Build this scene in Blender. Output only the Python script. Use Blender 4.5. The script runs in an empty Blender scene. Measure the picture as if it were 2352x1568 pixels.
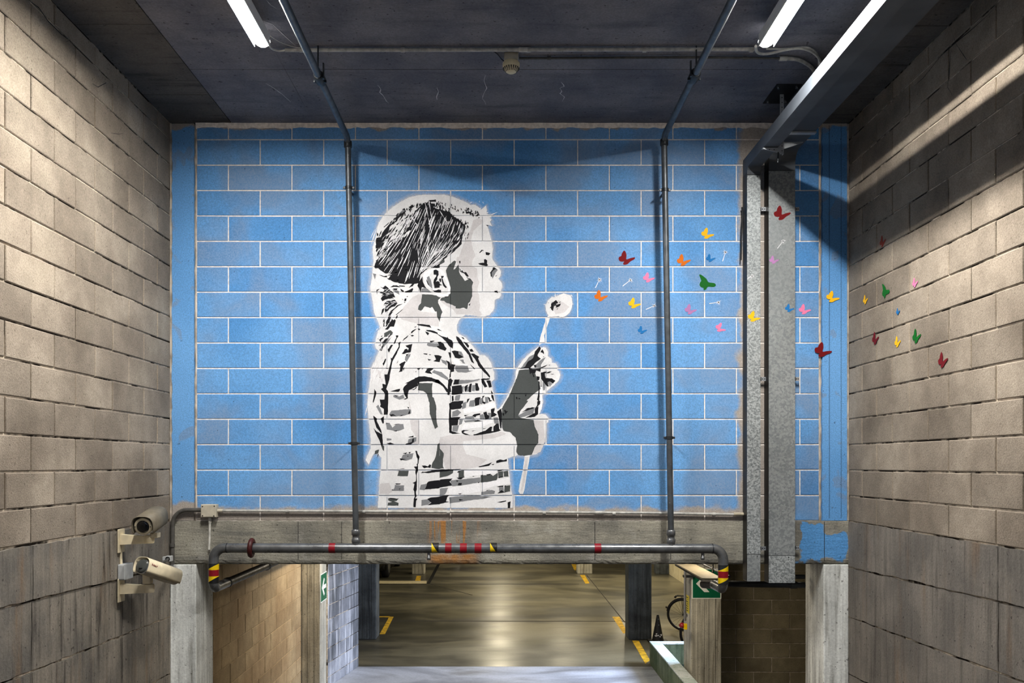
import bpy, bmesh, math, random
from mathutils import Vector, Matrix
from mathutils.geometry import tessellate_polygon

# ------------------------------------------------------------------ camera, world, exposure
F = 1970.0                       # focal length in pixels of the 2352 px wide frame
VX, VY = 1148.0, 1066.0          # where the level optical axis meets the frame
EZ = 3.1                         # eye height above the garage floor
W = 6.75                         # distance of the painted wall
sc = bpy.context.scene
COL = sc.collection
cd = bpy.data.cameras.new('camera')
cd.sensor_fit = 'HORIZONTAL'; cd.sensor_width = 36.0
cd.lens = 36.0 * F / 2352.0
cd.shift_x = (1176 - VX) / 2352.0
cd.shift_y = (VY - 784) / 2352.0
cd.clip_start = 0.05; cd.clip_end = 200
cam = bpy.data.objects.new('camera', cd); COL.objects.link(cam)
cam.location = (0, 0, EZ); cam.rotation_euler = (math.pi / 2, 0, 0)
sc.camera = cam
w = bpy.data.worlds.new('world'); sc.world = w; w.use_nodes = True
w.node_tree.nodes['Background'].inputs[0].default_value = (0.62, 0.76, 1.0, 1)
w.node_tree.nodes['Background'].inputs[1].default_value = 0.6
sc.view_settings.view_transform = 'Standard'; sc.view_settings.look = 'None'
sc.view_settings.exposure = 0.0; sc.view_settings.gamma = 1.0
sc.view_settings.use_curve_mapping = False

TUBE_POWER = 640.0      # radiance of the white tubes over the ramp
WARM_POWER = 60.0      # radiance of the warm tubes of the garage
DAY_POWER = 135.0       # watts of the area light added for daylight on the landing

R = random.Random(7)

def P(px, py, Z):      # point at distance Z seen at that pixel
    return Vector(((px - VX) * Z / F, Z, EZ - (py - VY) * Z / F))
def FX(px, Z=W): return (px - VX) * Z / F
def FZ(py, Z=W): return EZ - (py - VY) * Z / F
def floor_pt(px, py):
    Z = EZ * F / (py - VY); return Vector(((px - VX) * Z / F, Z, 0))

def lin(c):
    c /= 255.0
    return c / 12.92 if c <= .04045 else ((c + .055) / 1.055) ** 2.4
def srgb(r, g, b): return (lin(r), lin(g), lin(b), 1)

# ------------------------------------------------------------------ node helpers
class NT:
    def __init__(s, name):
        s.m = bpy.data.materials.new(name); s.m.use_nodes = True
        s.t = s.m.node_tree; s.b = s.t.nodes['Principled BSDF']
        s._pos = None
    def n(s, t): return s.t.nodes.new(t)
    def put(s, sock, v):
        if v is None: return
        if isinstance(v, bpy.types.NodeSocket): s.t.links.new(v, sock)
        elif isinstance(v, (int, float)) and sock.type == 'RGBA': sock.default_value = (v, v, v, 1)
        else: sock.default_value = v
    def math(s, op, a, b=None, clamp=False):
        n = s.n('ShaderNodeMath'); n.operation = op; n.use_clamp = clamp
        s.put(n.inputs[0], a); s.put(n.inputs[1], b); return n.outputs[0]
    def mix(s, f, a, b, mode='MIX'):
        n = s.n('ShaderNodeMix'); n.data_type = 'RGBA'; n.blend_type = mode
        s.put(n.inputs[0], f); s.put(n.inputs[6], a); s.put(n.inputs[7], b); return n.outputs[2]
    def pos(s):
        if s._pos is None: s._pos = s.n('ShaderNodeNewGeometry').outputs['Position']
        return s._pos
    def sep(s, v=None):
        n = s.n('ShaderNodeSeparateXYZ'); s.put(n.inputs[0], v or s.pos()); return n.outputs
    def scaled(s, v, sc_):
        n = s.n('ShaderNodeVectorMath'); n.operation = 'MULTIPLY'
        s.put(n.inputs[0], v); n.inputs[1].default_value = sc_; return n.outputs[0]
    def noise(s, scale, detail=2, v=None, stretch=None, rough=.5, dist=0):
        n = s.n('ShaderNodeTexNoise')
        v = v or s.pos()
        if stretch: v = s.scaled(v, stretch)
        s.put(n.inputs['Vector'], v)
        n.inputs['Scale'].default_value = scale; n.inputs['Detail'].default_value = detail
        n.inputs['Roughness'].default_value = rough; n.inputs['Distortion'].default_value = dist
        return n.outputs['Fac']
    def ramp(s, x, lo, hi, a=0.0, b=1.0):
        n = s.n('ShaderNodeMapRange'); n.interpolation_type = 'SMOOTHSTEP' if lo < hi or True else 'LINEAR'
        s.put(n.inputs[0], x)
        for i, q in enumerate((lo, hi, a, b)): n.inputs[i + 1].default_value = q
        return n.outputs[0]
    def rand(s): return s.n('ShaderNodeObjectInfo').outputs['Random']
    def bump(s, h, strength=.4, dist=.01):
        n = s.n('ShaderNodeBump'); n.inputs['Strength'].default_value = strength
        n.inputs['Distance'].default_value = dist
        s.put(n.inputs['Height'], h); s.put(s.b.inputs['Normal'], n.outputs[0])
    def out(s, color=None, rough=.85, metal=0.0, spec=.3):
        s.put(s.b.inputs['Base Color'], color); s.put(s.b.inputs['Roughness'], rough)
        s.put(s.b.inputs['Metallic'], metal); s.put(s.b.inputs['Specular IOR Level'], spec)
        return s.m

def gray_scale(t, col, fac, lo, hi):
    """multiply colour by a value running lo..hi with fac"""
    v = t.ramp(fac, .3, .7, lo, hi)
    return t.mix(1.0, col, v, 'MULTIPLY')

def block_mat(name, c1, c2, spread=.16, pits=True, streak=0.0, streak_col=None, bumpk=.5):
    t = NT(name)
    r = t.rand()
    col = t.mix(t.ramp(t.noise(1.6, 3), .35, .65), c1, c2)
    col = t.mix(1.0, col, t.ramp(r, 0, 1, 1 - spread, 1 + spread), 'MULTIPLY')
    fine = t.noise(120, 3, rough=.7)
    col = gray_scale(t, col, fine, .80, 1.18)
    col = gray_scale(t, col, t.noise(9, 4), .90, 1.08)
    spots = t.ramp(t.noise(55, 1), .70, .76)
    col = t.mix(t.math('MULTIPLY', spots, .5), col, srgb(60, 52, 44))
    if streak:
        sn = t.noise(3.0, 4, stretch=(4, 4, .35))
        col = t.mix(t.math('MULTIPLY', t.ramp(sn, .5, .75), streak), col, streak_col)
    t.bump(fine, bumpk, .004)
    return t.out(col, .95, spec=.15)

def concrete_mat(name, c1, c2, dark, streak=.5, board=0.0, rust=0.0, bumpk=.5, seed=0.0, dstr=(7, 7, .5)):
    t = NT(name)
    p = t.pos()
    col = t.mix(t.ramp(t.noise(2.1 + seed, 5, rough=.6), .35, .65), c1, c2)
    st = t.noise(2.2, 5, stretch=dstr, rough=.65)
    col = t.mix(t.math('MULTIPLY', t.ramp(st, .50, .72), streak), col, dark)
    pale = t.noise(2.7, 4, stretch=(8, 8, .6), rough=.6)
    col = t.mix(t.math('MULTIPLY', t.ramp(pale, .58, .75), .35 * streak + .1), col, c2)
    if rust:
        rn = t.noise(1.9, 4, stretch=(3, 3, .45), rough=.6)
        col = t.mix(t.math('MULTIPLY', t.ramp(rn, .55, .75), rust), col, srgb(128, 96, 60))
    if board:
        bn = t.noise(26, 2, stretch=(1, 1, .03))
        col = gray_scale(t, col, bn, 1 - board, 1 + board)
    fine = t.noise(70, 4, rough=.7)
    col = gray_scale(t, col, fine, .86, 1.12)
    spots = t.ramp(t.noise(38, 1), .71, .75)
    col = t.mix(t.math('MULTIPLY', spots, .6), col, srgb(38, 36, 34))
    h = t.math('ADD', fine, t.noise(26, 2, stretch=(1, 1, .04)))
    t.bump(h, bumpk, .006)
    return t.out(col, .9, spec=.2)

def flat_mat(name, c, rough=.5, metal=0.0, var=.08, scale=30, bumpk=0.0, spec=.4):
    t = NT(name)
    f = t.noise(scale, 3)
    col = gray_scale(t, c, f, 1 - var, 1 + var)
    if bumpk: t.bump(f, bumpk, .003)
    return t.out(col, rough, metal, spec)

def emit_mat(name, c, k):
    t = NT(name)
    t.b.inputs['Emission Color'].default_value = c; t.b.inputs['Emission Strength'].default_value = k
    return t.out((.8, .8, .8, 1), .5)

M = {}
M['block_side'] = block_mat('weathered_block', srgb(128, 117, 104), srgb(156, 144, 129), .16, bumpk=.8)
M['block_warm'] = block_mat('tan_block', srgb(170, 150, 118), srgb(150, 128, 98), .12)
M['block_inner'] = block_mat('grey_inner_block', srgb(138, 130, 108), srgb(118, 110, 90), .16)
M['block_pale'] = block_mat('daylight_streaked_block', srgb(96, 100, 108), srgb(138, 142, 152), .25, streak=.8, streak_col=srgb(226, 230, 240))  # pale streaks paint the bluish daylight into the block colour
M['mortar'] = flat_mat('pale_mortar', srgb(236, 228, 220), .95, var=.15, scale=40, bumpk=.4, spec=.1)
def dirty():
    t = NT('dirty_mortar')
    f = t.ramp(t.noise(2.6, 4, rough=.7), .43, .56)
    col = t.mix(f, srgb(40, 34, 28), srgb(206, 192, 172))
    t.bump(t.noise(60, 3), .5, .004)
    return t.out(gray_scale(t, col, t.noise(30, 3), .8, 1.2), .95, spec=.1)
M['mortar_side'] = dirty()
M['grout'] = flat_mat('rough_grout', srgb(176, 166, 154), .95, var=.35, scale=14, bumpk=.6, spec=.1)
M['mortar_warm'] = flat_mat('tan_mortar', srgb(160, 142, 112), .95, var=.2, scale=20, spec=.1)
M['conc_base'] = concrete_mat('stained_wall_concrete', srgb(108, 104, 98), srgb(140, 132, 120), srgb(54, 50, 46), .95, .10, .6)
M['conc_base_right'] = concrete_mat('wall_concrete', srgb(110, 105, 99), srgb(134, 127, 118), srgb(76, 72, 67), .7, .07, .4, seed=.4)
M['conc_column'] = concrete_mat('board_marked_column', srgb(206, 208, 204), srgb(236, 238, 234), srgb(132, 130, 122), .85, .18)
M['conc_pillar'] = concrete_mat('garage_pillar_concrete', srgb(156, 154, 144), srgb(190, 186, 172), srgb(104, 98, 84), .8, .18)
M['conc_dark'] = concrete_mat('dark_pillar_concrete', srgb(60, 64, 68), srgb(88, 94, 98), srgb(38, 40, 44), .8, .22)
M['conc_ceiling'] = concrete_mat('grey_ceiling_concrete', srgb(104, 105, 114), srgb(130, 128, 133), srgb(78, 81, 92), .5, .0, dstr=(.7, 5, 5))  # mottled dark grey concrete for the middle panels
M['conc_strip'] = concrete_mat('boarded_ceiling', srgb(84, 80, 77), srgb(104, 98, 92), srgb(46, 44, 44), .6, .0, dstr=(.8, 9, 9), seed=.3)
M['conc_joint'] = flat_mat('dark_joint', srgb(40, 38, 37), .95, var=.3, scale=12)

# galvanised sheet: spangle
def galv(name, k, sc_=60, contrast=1.0):
    t = NT(name)
    v = t.n('ShaderNodeTexVoronoi'); v.inputs['Scale'].default_value = sc_
    t.put(v.inputs['Vector'], t.pos())
    s = t.n('ShaderNodeSeparateColor'); t.put(s.inputs[0], v.outputs['Color'])
    f = t.math('ADD', t.math('MULTIPLY', s.outputs[0], .5), t.math('MULTIPLY', t.noise(sc_ * .9, 3, dist=1.5), .5))
    col = t.mix(t.ramp(f, .25, .75), srgb(*[int((c - 34 * contrast) * k) for c in (162, 168, 170)]), srgb(*[min(255, int((c + 34 * contrast) * k)) for c in (162, 168, 170)]))
    col = gray_scale(t, col, t.noise(2.0, 3), .85, 1.1)
    return t.out(col, t.ramp(f, .2, .8, .5, .32), .45, .5)
M['galv'] = galv('galvanised_sheet', .92, 70, .55)
M['galv_coarse'] = galv('coarse_galvanised_sheet', 1.0, 95, 1.0)
M['galv_dark'] = flat_mat('dark_duct_sheet', srgb(72, 77, 84), .6, 0, .18, 5)  # plain dark sheet for the overhead duct runs
def steel(name, c, rough, var=.2):
    t = NT(name)
    col = gray_scale(t, c, t.noise(14, 4), 1 - var, 1 + var)
    pits = t.ramp(t.noise(60, 2), .72, .76)
    col = t.mix(t.math('MULTIPLY', pits, .35), col, srgb(210, 210, 208))
    return t.out(col, t.ramp(t.noise(18, 2), .3, .7, rough - .04, rough + .07), .6, .5)
M['steel'] = steel('grey_painted_steel', srgb(112, 114, 116), .30)
M['steel_dark'] = steel('dark_steel', srgb(52, 55, 58), .42, .15)
M['steel_riser'] = steel('riser_steel', srgb(88, 92, 96), .42)
M['bracket'] = flat_mat('zinc_bracket', srgb(178, 182, 186), .4, .6, .1)
M['black'] = flat_mat('black_rubber', srgb(18, 18, 20), .5)
M['black_gloss'] = flat_mat('glossy_black', srgb(8, 9, 12), .12)
M['conduit'] = flat_mat('grey_plastic_conduit', srgb(172, 170, 164), .4, var=.25)
M['conduit_light'] = flat_mat('pale_plastic_conduit', srgb(196, 194, 186), .45, var=.15)
M['conduit_dark'] = flat_mat('sooty_conduit', srgb(78, 76, 72), .5, var=.2)
M['box_beige'] = flat_mat('beige_plastic', srgb(190, 182, 164), .5, var=.08)
M['box_grey'] = flat_mat('light_grey_plastic', srgb(190, 192, 192), .5, var=.06)
M['cream'] = flat_mat('cream_painted_metal', srgb(222, 208, 176), .5, var=.1, scale=18)
M['cream_dirty'] = flat_mat('dirty_cream_metal', srgb(176, 166, 144), .55, var=.15)
M['shade_olive'] = flat_mat('dusty_sunshield', srgb(112, 104, 88), .6, var=.12)
M['ivory'] = flat_mat('ivory_plastic', srgb(224, 212, 176), .45, var=.06)
M['white_tray'] = flat_mat('white_enamel', srgb(238, 238, 236), .5, var=.02)
M['tape_red'] = flat_mat('red_tape', srgb(132, 16, 30), .35, var=.1)
M['tape_yellow'] = flat_mat('yellow_tape', srgb(232, 196, 16), .35, var=.08)
M['clamp_red'] = flat_mat('red_brown_clamp', srgb(62, 16, 15), .45, var=.2)
M['sign_green'] = flat_mat('sign_green', srgb(0, 92, 62), .4, var=.04)
M['sign_white'] = flat_mat('sign_white', srgb(232, 234, 230), .45, var=.04)
M['sign_yellow'] = flat_mat('sign_yellow', srgb(206, 190, 60), .5, var=.05)
M['yellow_line'] = flat_mat('worn_yellow_road_paint', srgb(200, 160, 30), .7, var=.35, scale=9)
M['tube'] = emit_mat('lit_tube_diffuser', (1.0, .965, .91, 1), TUBE_POWER)
M['tube_warm_near'] = emit_mat('bright_warm_diffuser', (1.0, .86, .66, 1), WARM_POWER * 2.6)
M['tube_warm_low'] = emit_mat('weak_warm_diffuser', (1.0, .86, .66, 1), WARM_POWER * .3)
M['tube_warm'] = emit_mat('lit_warm_diffuser', (1.0, .87, .62, 1), WARM_POWER * 2.0)
M['tube_cap'] = emit_mat('glowing_end_cap', (1.0, .96, .9, 1), 5.0)
M['tube_cream'] = emit_mat('dim_cream_diffuser', (1.0, .84, .66, 1), 1.0)
M['lens'] = flat_mat('lens_glass', srgb(6, 8, 14), .06, spec=.6)
M['window_glass'] = flat_mat('camera_window', srgb(74, 78, 76), .12, spec=.6)
M['tyre'] = flat_mat('tyre_rubber', srgb(14, 16, 24), .7)
M['chrome'] = flat_mat('bright_metal', srgb(200, 202, 206), .25, .9)
M['car_black'] = flat_mat('black_car_paint', srgb(10, 11, 16), .2)
M['car_grey'] = flat_mat('grey_car_paint', srgb(60, 62, 64), .3)
M['ramp'] = concrete_mat('dark_ramp_concrete', srgb(66, 63, 60), srgb(84, 80, 74), srgb(48, 46, 42), .5)
M['green_curb'] = concrete_mat('mossy_curb', srgb(74, 92, 70), srgb(112, 124, 104), srgb(46, 62, 44), .8, .1)
M['green_floor'] = flat_mat('dark_green_coating', srgb(14, 34, 30), .5, var=.15, scale=6)
M['curb_cap'] = concrete_mat('pale_curb_cap', srgb(168, 184, 182), srgb(206, 214, 218), srgb(104, 136, 112), .5, .0)
M['plaster'] = concrete_mat('pale_plaster', srgb(196, 184, 150), srgb(214, 204, 174), srgb(150, 138, 108), .5)

# painted block: worn sky-blue coat over grey block
def blue_mat(name, smooth=False):
    t = NT(name)
    x, y, z = t.sep()
    bare = t.mix(t.noise(2.0, 3), srgb(158, 150, 142), srgb(182, 172, 162))
    grey = t.mix(t.noise(2.0, 3), srgb(116, 134, 160), srgb(138, 148, 166))
    b1 = t.mix(t.ramp(t.rand(), 0, 1), srgb(80, 140, 200), srgb(100, 157, 214))
    blue = t.mix(t.ramp(t.noise(1.1, 2), .35, .65), b1, srgb(110, 166, 222))
    wear = t.noise(2.3 if not smooth else 5.0, 3, dist=.6)
    wear = t.math('ADD', t.math('MULTIPLY', wear, .85), t.math('MULTIPLY', t.rand(), .15))
    patch = t.ramp(wear, .40, .66) if not smooth else t.ramp(wear, .62, .66)
    fine = t.noise(110, 3, rough=.75)
    speck = t.ramp(fine, .38, .62)
    cover = t.math('MULTIPLY', patch, t.math('ADD', t.math('MULTIPLY', speck, .40), .30))
    if smooth: cover = t.math('MULTIPLY', patch, .45)
    col = t.mix(cover, blue, grey)
    # overall limits of the coat: ragged foot, ragged strip beside the ducts
    ragged = t.math('MULTIPLY', t.math('SUBTRACT', t.noise(7, 4), .5), .16)
    zz = t.math('ADD', z, ragged); xx = t.math('ADD', x, ragged)
    foot = t.ramp(zz, FZ(1172 if not smooth else 1160), FZ(1158 if not smooth else 1148))
    zl = FZ(305)
    head = t.ramp(zz, FZ(295), FZ(289), 1, 0)
    side = t.math('MAXIMUM', t.ramp(xx, FX(1706), FX(1690)), t.ramp(xx, FX(1800), FX(1815)))
    right = t.ramp(x, FX(1800), FX(1815))
    foot = t.math('MAXIMUM', foot, right)
    coat = t.math('MULTIPLY', t.math('MULTIPLY', foot, head), side)
    col = t.mix(coat, bare, col)
    col = gray_scale(t, col, fine, .80, 1.18)
    spots = t.ramp(t.noise(48, 1), .74, .77)
    col = t.mix(t.math('MULTIPLY', spots, .6), col, srgb(40, 48, 66))
    t.bump(fine, .5 if not smooth else .25, .004)
    return t.out(col, .8, spec=.25)
M['blue_block'] = blue_mat('worn_blue_block')
M['blue_column'] = blue_mat('blue_column_paint', True)

# lintel: grey concrete, rust stains in the middle, blue coat at its right end
def lintel_mat():
    t = NT('lintel_concrete')
    x, y, z = t.sep()
    c = t.mix(t.ramp(t.noise(2.4, 5, rough=.6), .35, .65), srgb(118, 116, 108), srgb(160, 156, 142))
    hs = t.noise(2.5, 5, stretch=(.5, 1, 5), rough=.65)
    c = t.mix(t.math('MULTIPLY', t.ramp(hs, .5, .7), .5), c, srgb(92, 92, 90))
    c = t.mix(t.math('MULTIPLY', t.ramp(t.noise(4, 4), .55, .7), .35), c, srgb(182, 180, 172))
    # rust
    zone = t.math('MULTIPLY', t.ramp(x, FX(975), FX(1000)), t.ramp(x, FX(1108), FX(1080)))
    drips = t.ramp(t.noise(34, 2, stretch=(1, 1, .04)), .47, .56)
    fade = t.ramp(t.math('ADD', z, t.math('MULTIPLY', t.noise(22, 1, stretch=(1, 1, .02)), .3)), FZ(1262) + .15, FZ(1225) + .15)
    low = t.ramp(z, FZ(1268), FZ(1276))
    amt = t.math('MAXIMUM', t.math('MULTIPLY', drips, fade), t.math('MULTIPLY', low, t.ramp(t.noise(12, 4), .3, .6, .4, 1)))
    c = t.mix(t.math('MULTIPLY', t.math('MULTIPLY', zone, amt), .8), c, srgb(168, 112, 44))
    # blue coat
    rag = t.math('MULTIPLY', t.math('SUBTRACT', t.noise(8, 4), .5), .22)
    xx = t.math('ADD', x, rag); zz = t.math('ADD', z, rag)
    coat = t.math('MULTIPLY', t.ramp(xx, FX(1834), FX(1840)), t.ramp(zz, FZ(1290), FZ(1282)))
    coat = t.math('MULTIPLY', coat, t.ramp(xx, FX(1944), FX(1938)))
    coat = t.math('MULTIPLY', coat, t.ramp(zz, FZ(1197), FZ(1201)))
    bare = t.math('MULTIPLY', t.ramp(x, FX(1888), FX(1894)), t.ramp(zz, FZ(1230), FZ(1224)))
    coat = t.math('MULTIPLY', coat, t.math('SUBTRACT', 1.0, bare))
    c = t.mix(coat, c, srgb(92, 154, 214))
    fine = t.noise(70, 4, rough=.7)
    c = gray_scale(t, c, fine, .84, 1.14)
    spots = t.ramp(t.noise(42, 1), .72, .76)
    c = t.mix(t.math('MULTIPLY', spots, .6), c, srgb(40, 40, 40))
    t.bump(t.math('ADD', fine, t.noise(18, 3, stretch=(.4, 1, 3))), .6, .008)
    return t.out(c, .88, spec=.2)
M['lintel'] = lintel_mat()

def floor_mat(name, c1, c2, r0, r1, dark=.5):
    t = NT(name)
    n = t.noise(.5, 5, stretch=(.5, 1, 1), rough=.62, dist=.8)
    col = t.mix(t.ramp(n, .35, .65), c1, c2)
    col = t.mix(t.math('MULTIPLY', t.ramp(t.noise(.9, 5, stretch=(.4, 1, 1), dist=1.0), .50, .68), dark), col, srgb(62, 60, 54))
    col = gray_scale(t, col, t.noise(30, 4, rough=.7), .9, 1.1)
    rr = t.ramp(t.noise(1.1, 4, stretch=(.3, 1, 1)), .3, .7, r0, r1)
    t.bump(t.noise(5, 3), .05, .01)
    return t.out(col, rr, spec=.5)
M['floor'] = floor_mat('polished_garage_floor', srgb(64, 63, 54), srgb(122, 117, 98), .30, .42, .85)
M['landing'] = floor_mat('pale_ramp_concrete', srgb(118, 124, 138), srgb(190, 198, 214), .5, .7, .6)

# paints of the mural
def paint(name, c, var=.07):
    t = NT(name)
    col = gray_scale(t, c, t.noise(5, 4, rough=.6), 1 - var, 1 + var)
    fine = t.noise(110, 3, rough=.75)
    col = gray_scale(t, col, fine, .93, 1.06)
    t.bump(fine, .3, .002)
    return t.out(col, .75, spec=.25)
M['p_white'] = paint('white_wall_paint', srgb(222, 222, 224), .09)
M['p_bright'] = paint('bright_white_wall_paint', srgb(236, 236, 240), .04)
M['p_light'] = paint('light_grey_wall_paint', srgb(204, 201, 203), .10)
M['p_mid'] = paint('mid_grey_wall_paint', srgb(124, 126, 130), .1)
M['p_grey'] = paint('dark_grey_wall_paint', srgb(70, 74, 74), .08)
M['p_black'] = paint('black_wall_paint', srgb(9, 10, 17), .1)
def mist():
    t = NT('white_overspray')
    a = t.n('ShaderNodeAttribute'); a.attribute_name = 'cover'
    f = t.math('MULTIPLY', a.outputs['Fac'], t.ramp(t.noise(90, 3, rough=.7), .25, .6, .45, 1.0))
    t.put(t.b.inputs['Alpha'], f)
    return t.out(srgb(226, 226, 226), .8, spec=.1)
M['p_mist'] = mist()
for k, c in dict(red=(112, 4, 10), orange=(206, 106, 20), yellow=(244, 186, 24), blue=(24, 108, 174), pink=(236, 128, 170),
                 mauve=(178, 124, 178), green=(4, 96, 24), rust=(128, 42, 16), crimson=(104, 8, 18)).items():
    M['bf_' + k] = paint(k + '_wall_paint', srgb(*c), .06)

# ------------------------------------------------------------------ mesh helpers
class MB:
    def __init__(s): s.v = []; s.f = []; s.sm = []
    def add(s, vs, fs, smooth=False):
        o = len(s.v); s.v += [tuple(q) for q in vs]
        s.f += [tuple(i + o for i in q) for q in fs]; s.sm += [smooth] * len(fs); return s
    def box(s, x0, x1, y0, y1, z0, z1, b=0.0):
        if x0 > x1: x0, x1 = x1, x0
        if y0 > y1: y0, y1 = y1, y0
        if z0 > z1: z0, z1 = z1, z0
        if b <= 0:
            vs = [(x, y, z) for x in (x0, x1) for y in (y0, y1) for z in (z0, z1)]
            return s.add(vs, [(0, 1, 3, 2), (4, 6, 7, 5), (0, 4, 5, 1), (2, 3, 7, 6), (0, 2, 6, 4), (1, 5, 7, 3)])
        bm = bmesh.new(); bmesh.ops.create_cube(bm, size=1)
        bmesh.ops.scale(bm, vec=(x1 - x0, y1 - y0, z1 - z0), verts=bm.verts)
        bmesh.ops.translate(bm, vec=((x0 + x1) / 2, (y0 + y1) / 2, (z0 + z1) / 2), verts=bm.verts)
        bmesh.ops.bevel(bm, geom=bm.edges[:], offset=b, segments=2, affect='EDGES', profile=.5)
        s.bm(bm); return s
    def bm(s, bm, smooth=False, mat=None):
        bm.verts.index_update()
        s.add([(mat @ v.co if mat else v.co) for v in bm.verts], [[v.index for v in f.verts] for f in bm.faces], smooth)
        bm.free(); return s
    def tube(s, pts, r, seg=14, caps=True, closed=False):
        pts = [Vector(p) for p in pts]; n = len(pts)
        rs = r if isinstance(r, (list, tuple)) else [r] * n
        vs = []; fs = []; up = None
        for i, p in enumerate(pts):
            if closed: d = pts[(i + 1) % n] - pts[i - 1]
            else: d = pts[min(i + 1, n - 1)] - pts[max(i - 1, 0)]
            d.normalize()
            if up is None:
                up = Vector((0, 0, 1)) if abs(d.z) < .9 else Vector((1, 0, 0))
            up = (up - d * up.dot(d)).normalized(); sd = d.cross(up)
            for k in range(seg):
                a = 2 * math.pi * k / seg
                vs.append(p + up * math.cos(a) * rs[i] + sd * math.sin(a) * rs[i])
        m = n if closed else n - 1
        for i in range(m):
            j = (i + 1) % n
            for k in range(seg):
                k2 = (k + 1) % seg
                fs.append((i * seg + k, i * seg + k2, j * seg + k2, j * seg + k))
        s.add(vs, fs, True)
        if caps and not closed:
            s.add([vs[k] for k in range(seg)], [tuple(range(seg))[::-1]])
            s.add([vs[(n - 1) * seg + k] for k in range(seg)], [tuple(range(seg))])
        return s
    def lathe(s, prof, c, axis, seg=24, smooth=True):
        """prof: (radius, distance along axis) pairs"""
        c = Vector(c); ax = Vector(axis).normalized()
        u = ax.orthogonal().normalized(); v = ax.cross(u)
        vs = []; fs = []
        for (r, h) in prof:
            for k in range(seg):
                a = 2 * math.pi * k / seg
                vs.append(c + ax * h + (u * math.cos(a) + v * math.sin(a)) * max(r, 1e-4))
        for i in range(len(prof) - 1):
            for k in range(seg):
                k2 = (k + 1) % seg
                fs.append((i * seg + k, i * seg + k2, (i + 1) * seg + k2, (i + 1) * seg + k))
        s.add(vs, fs, smooth)
        s.add(vs[:seg], [tuple(range(seg))[::-1]]); s.add(vs[-seg:], [tuple(range(seg))])
        return s
    def prism(s, poly, origin, ux, uy, depth):
        """flat polygon (list of 2D points) in plane ux,uy extruded by vector depth"""
        o = Vector(origin); ux = Vector(ux); uy = Vector(uy); d = Vector(depth); n = len(poly)
        a = [o + ux * p[0] + uy * p[1] for p in poly]; b = [q + d for q in a]
        tri = tessellate_polygon([[Vector((p[0], p[1], 0)) for p in poly]])
        fs = [tuple(t) for t in tri] + [tuple(i + n for i in t[::-1]) for t in tri]
        fs += [(i, (i + 1) % n, (i + 1) % n + n, i + n) for i in range(n)]
        return s.add(a + b, fs)
    def build(s, name, mat, parent=None, at=None, **props):
        me = bpy.data.meshes.new(name); me.from_pydata(s.v, [], s.f)
        me.polygons.foreach_set('use_smooth', s.sm)
        bm = bmesh.new(); bm.from_mesh(me); bmesh.ops.recalc_face_normals(bm, faces=bm.faces); bm.to_mesh(me); bm.free()
        me.materials.append(M[mat] if isinstance(mat, str) else mat)
        o = bpy.data.objects.new(name, me); COL.objects.link(o)
        if parent is not None: link(o, parent)
        for k, v in props.items(): o[k] = v
        return o

def link(o, parent):
    o.parent = parent
    o.matrix_parent_inverse = parent.matrix_basis.inverted()
def thing(name, label, cat, loc=(0, 0, 0), group=None):
    o = bpy.data.objects.new(name, None); COL.objects.link(o); o.location = loc
    o.empty_display_size = .1
    o['label'] = label; o['category'] = cat
    if group: o['group'] = group
    bpy.context.view_layer.update()
    return o
def tag(o, label, cat, group=None):
    o['label'] = label; o['category'] = cat
    if group: o['group'] = group
    return o
def struct(o, label=None):
    o['kind'] = 'structure'
    if label: o['label'] = label
    return o
def fillet(pts, rad, n=8):
    pts = [Vector(p) for p in pts]; out = [pts[0]]
    for i in range(1, len(pts) - 1):
        a, b, c = pts[i - 1], pts[i], pts[i + 1]
        r = rad[i - 1] if isinstance(rad, (list, tuple)) else rad
        d1 = (a - b).normalized(); d2 = (c - b).normalized()
        ang = d1.angle(d2) / 2
        t = min(r / math.tan(ang), (a - b).length * .49, (c - b).length * .49) if ang > .01 else 0
        rr = t * math.tan(ang)
        cen = b + (d1 + d2).normalized() * (rr / math.sin(ang))
        s = b + d1 * t; e = b + d2 * t
        v0 = s - cen; v1 = e - cen; tot = v0.angle(v1); ax = v0.cross(v1).normalized()
        for k in range(n + 1):
            out.append(cen + Matrix.Rotation(tot * k / n, 3, ax) @ v0)
    out.append(pts[-1]); return out

# blocks: chipped face, chamfered edge, a few variants per size
_bc = {}
def block_mesh(w_, h_, d, mat, var):
    key = (round(w_, 3), round(h_, 3), round(d, 3), mat, var)
    if key in _bc: return _bc[key]
    rr = random.Random(hash((key[0], key[1], var)) & 0xffff)
    j = .0012; ch = .0045
    per = []
    for (x, z) in ((0, 0), (.5, 0), (1, 0), (1, .5), (1, 1), (.5, 1), (0, 1), (0, .5)):
        per.append((x, z))
    vs = []
    for (x, z) in per:      # face rim, inset
        xx = x * w_ + (ch if x == 0 else -ch if x == 1 else 0) + rr.uniform(-j, j)
        zz = z * h_ + (ch if z == 0 else -ch if z == 1 else 0) + rr.uniform(-j, j)
        vs.append((xx, rr.uniform(0, .0006), zz))
    for (x, z) in per: vs.append((x * w_ + rr.uniform(-j, j) * .5, ch, z * h_ + rr.uniform(-j, j) * .5))
    for (x, z) in per: vs.append((x * w_, d, z * h_))
    vs.append((w_ / 2, .0003, h_ / 2))
    fs = []
    for i in range(8):
        k = (i + 1) % 8
        fs += [(i, k, 24), (8 + i, 8 + k, k, i), (16 + i, 16 + k, 8 + k, 8 + i)]
    me = bpy.data.meshes.new('block'); me.from_pydata(vs, [], fs); me.materials.append(M[mat])
    _bc[key] = me; return me

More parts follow.
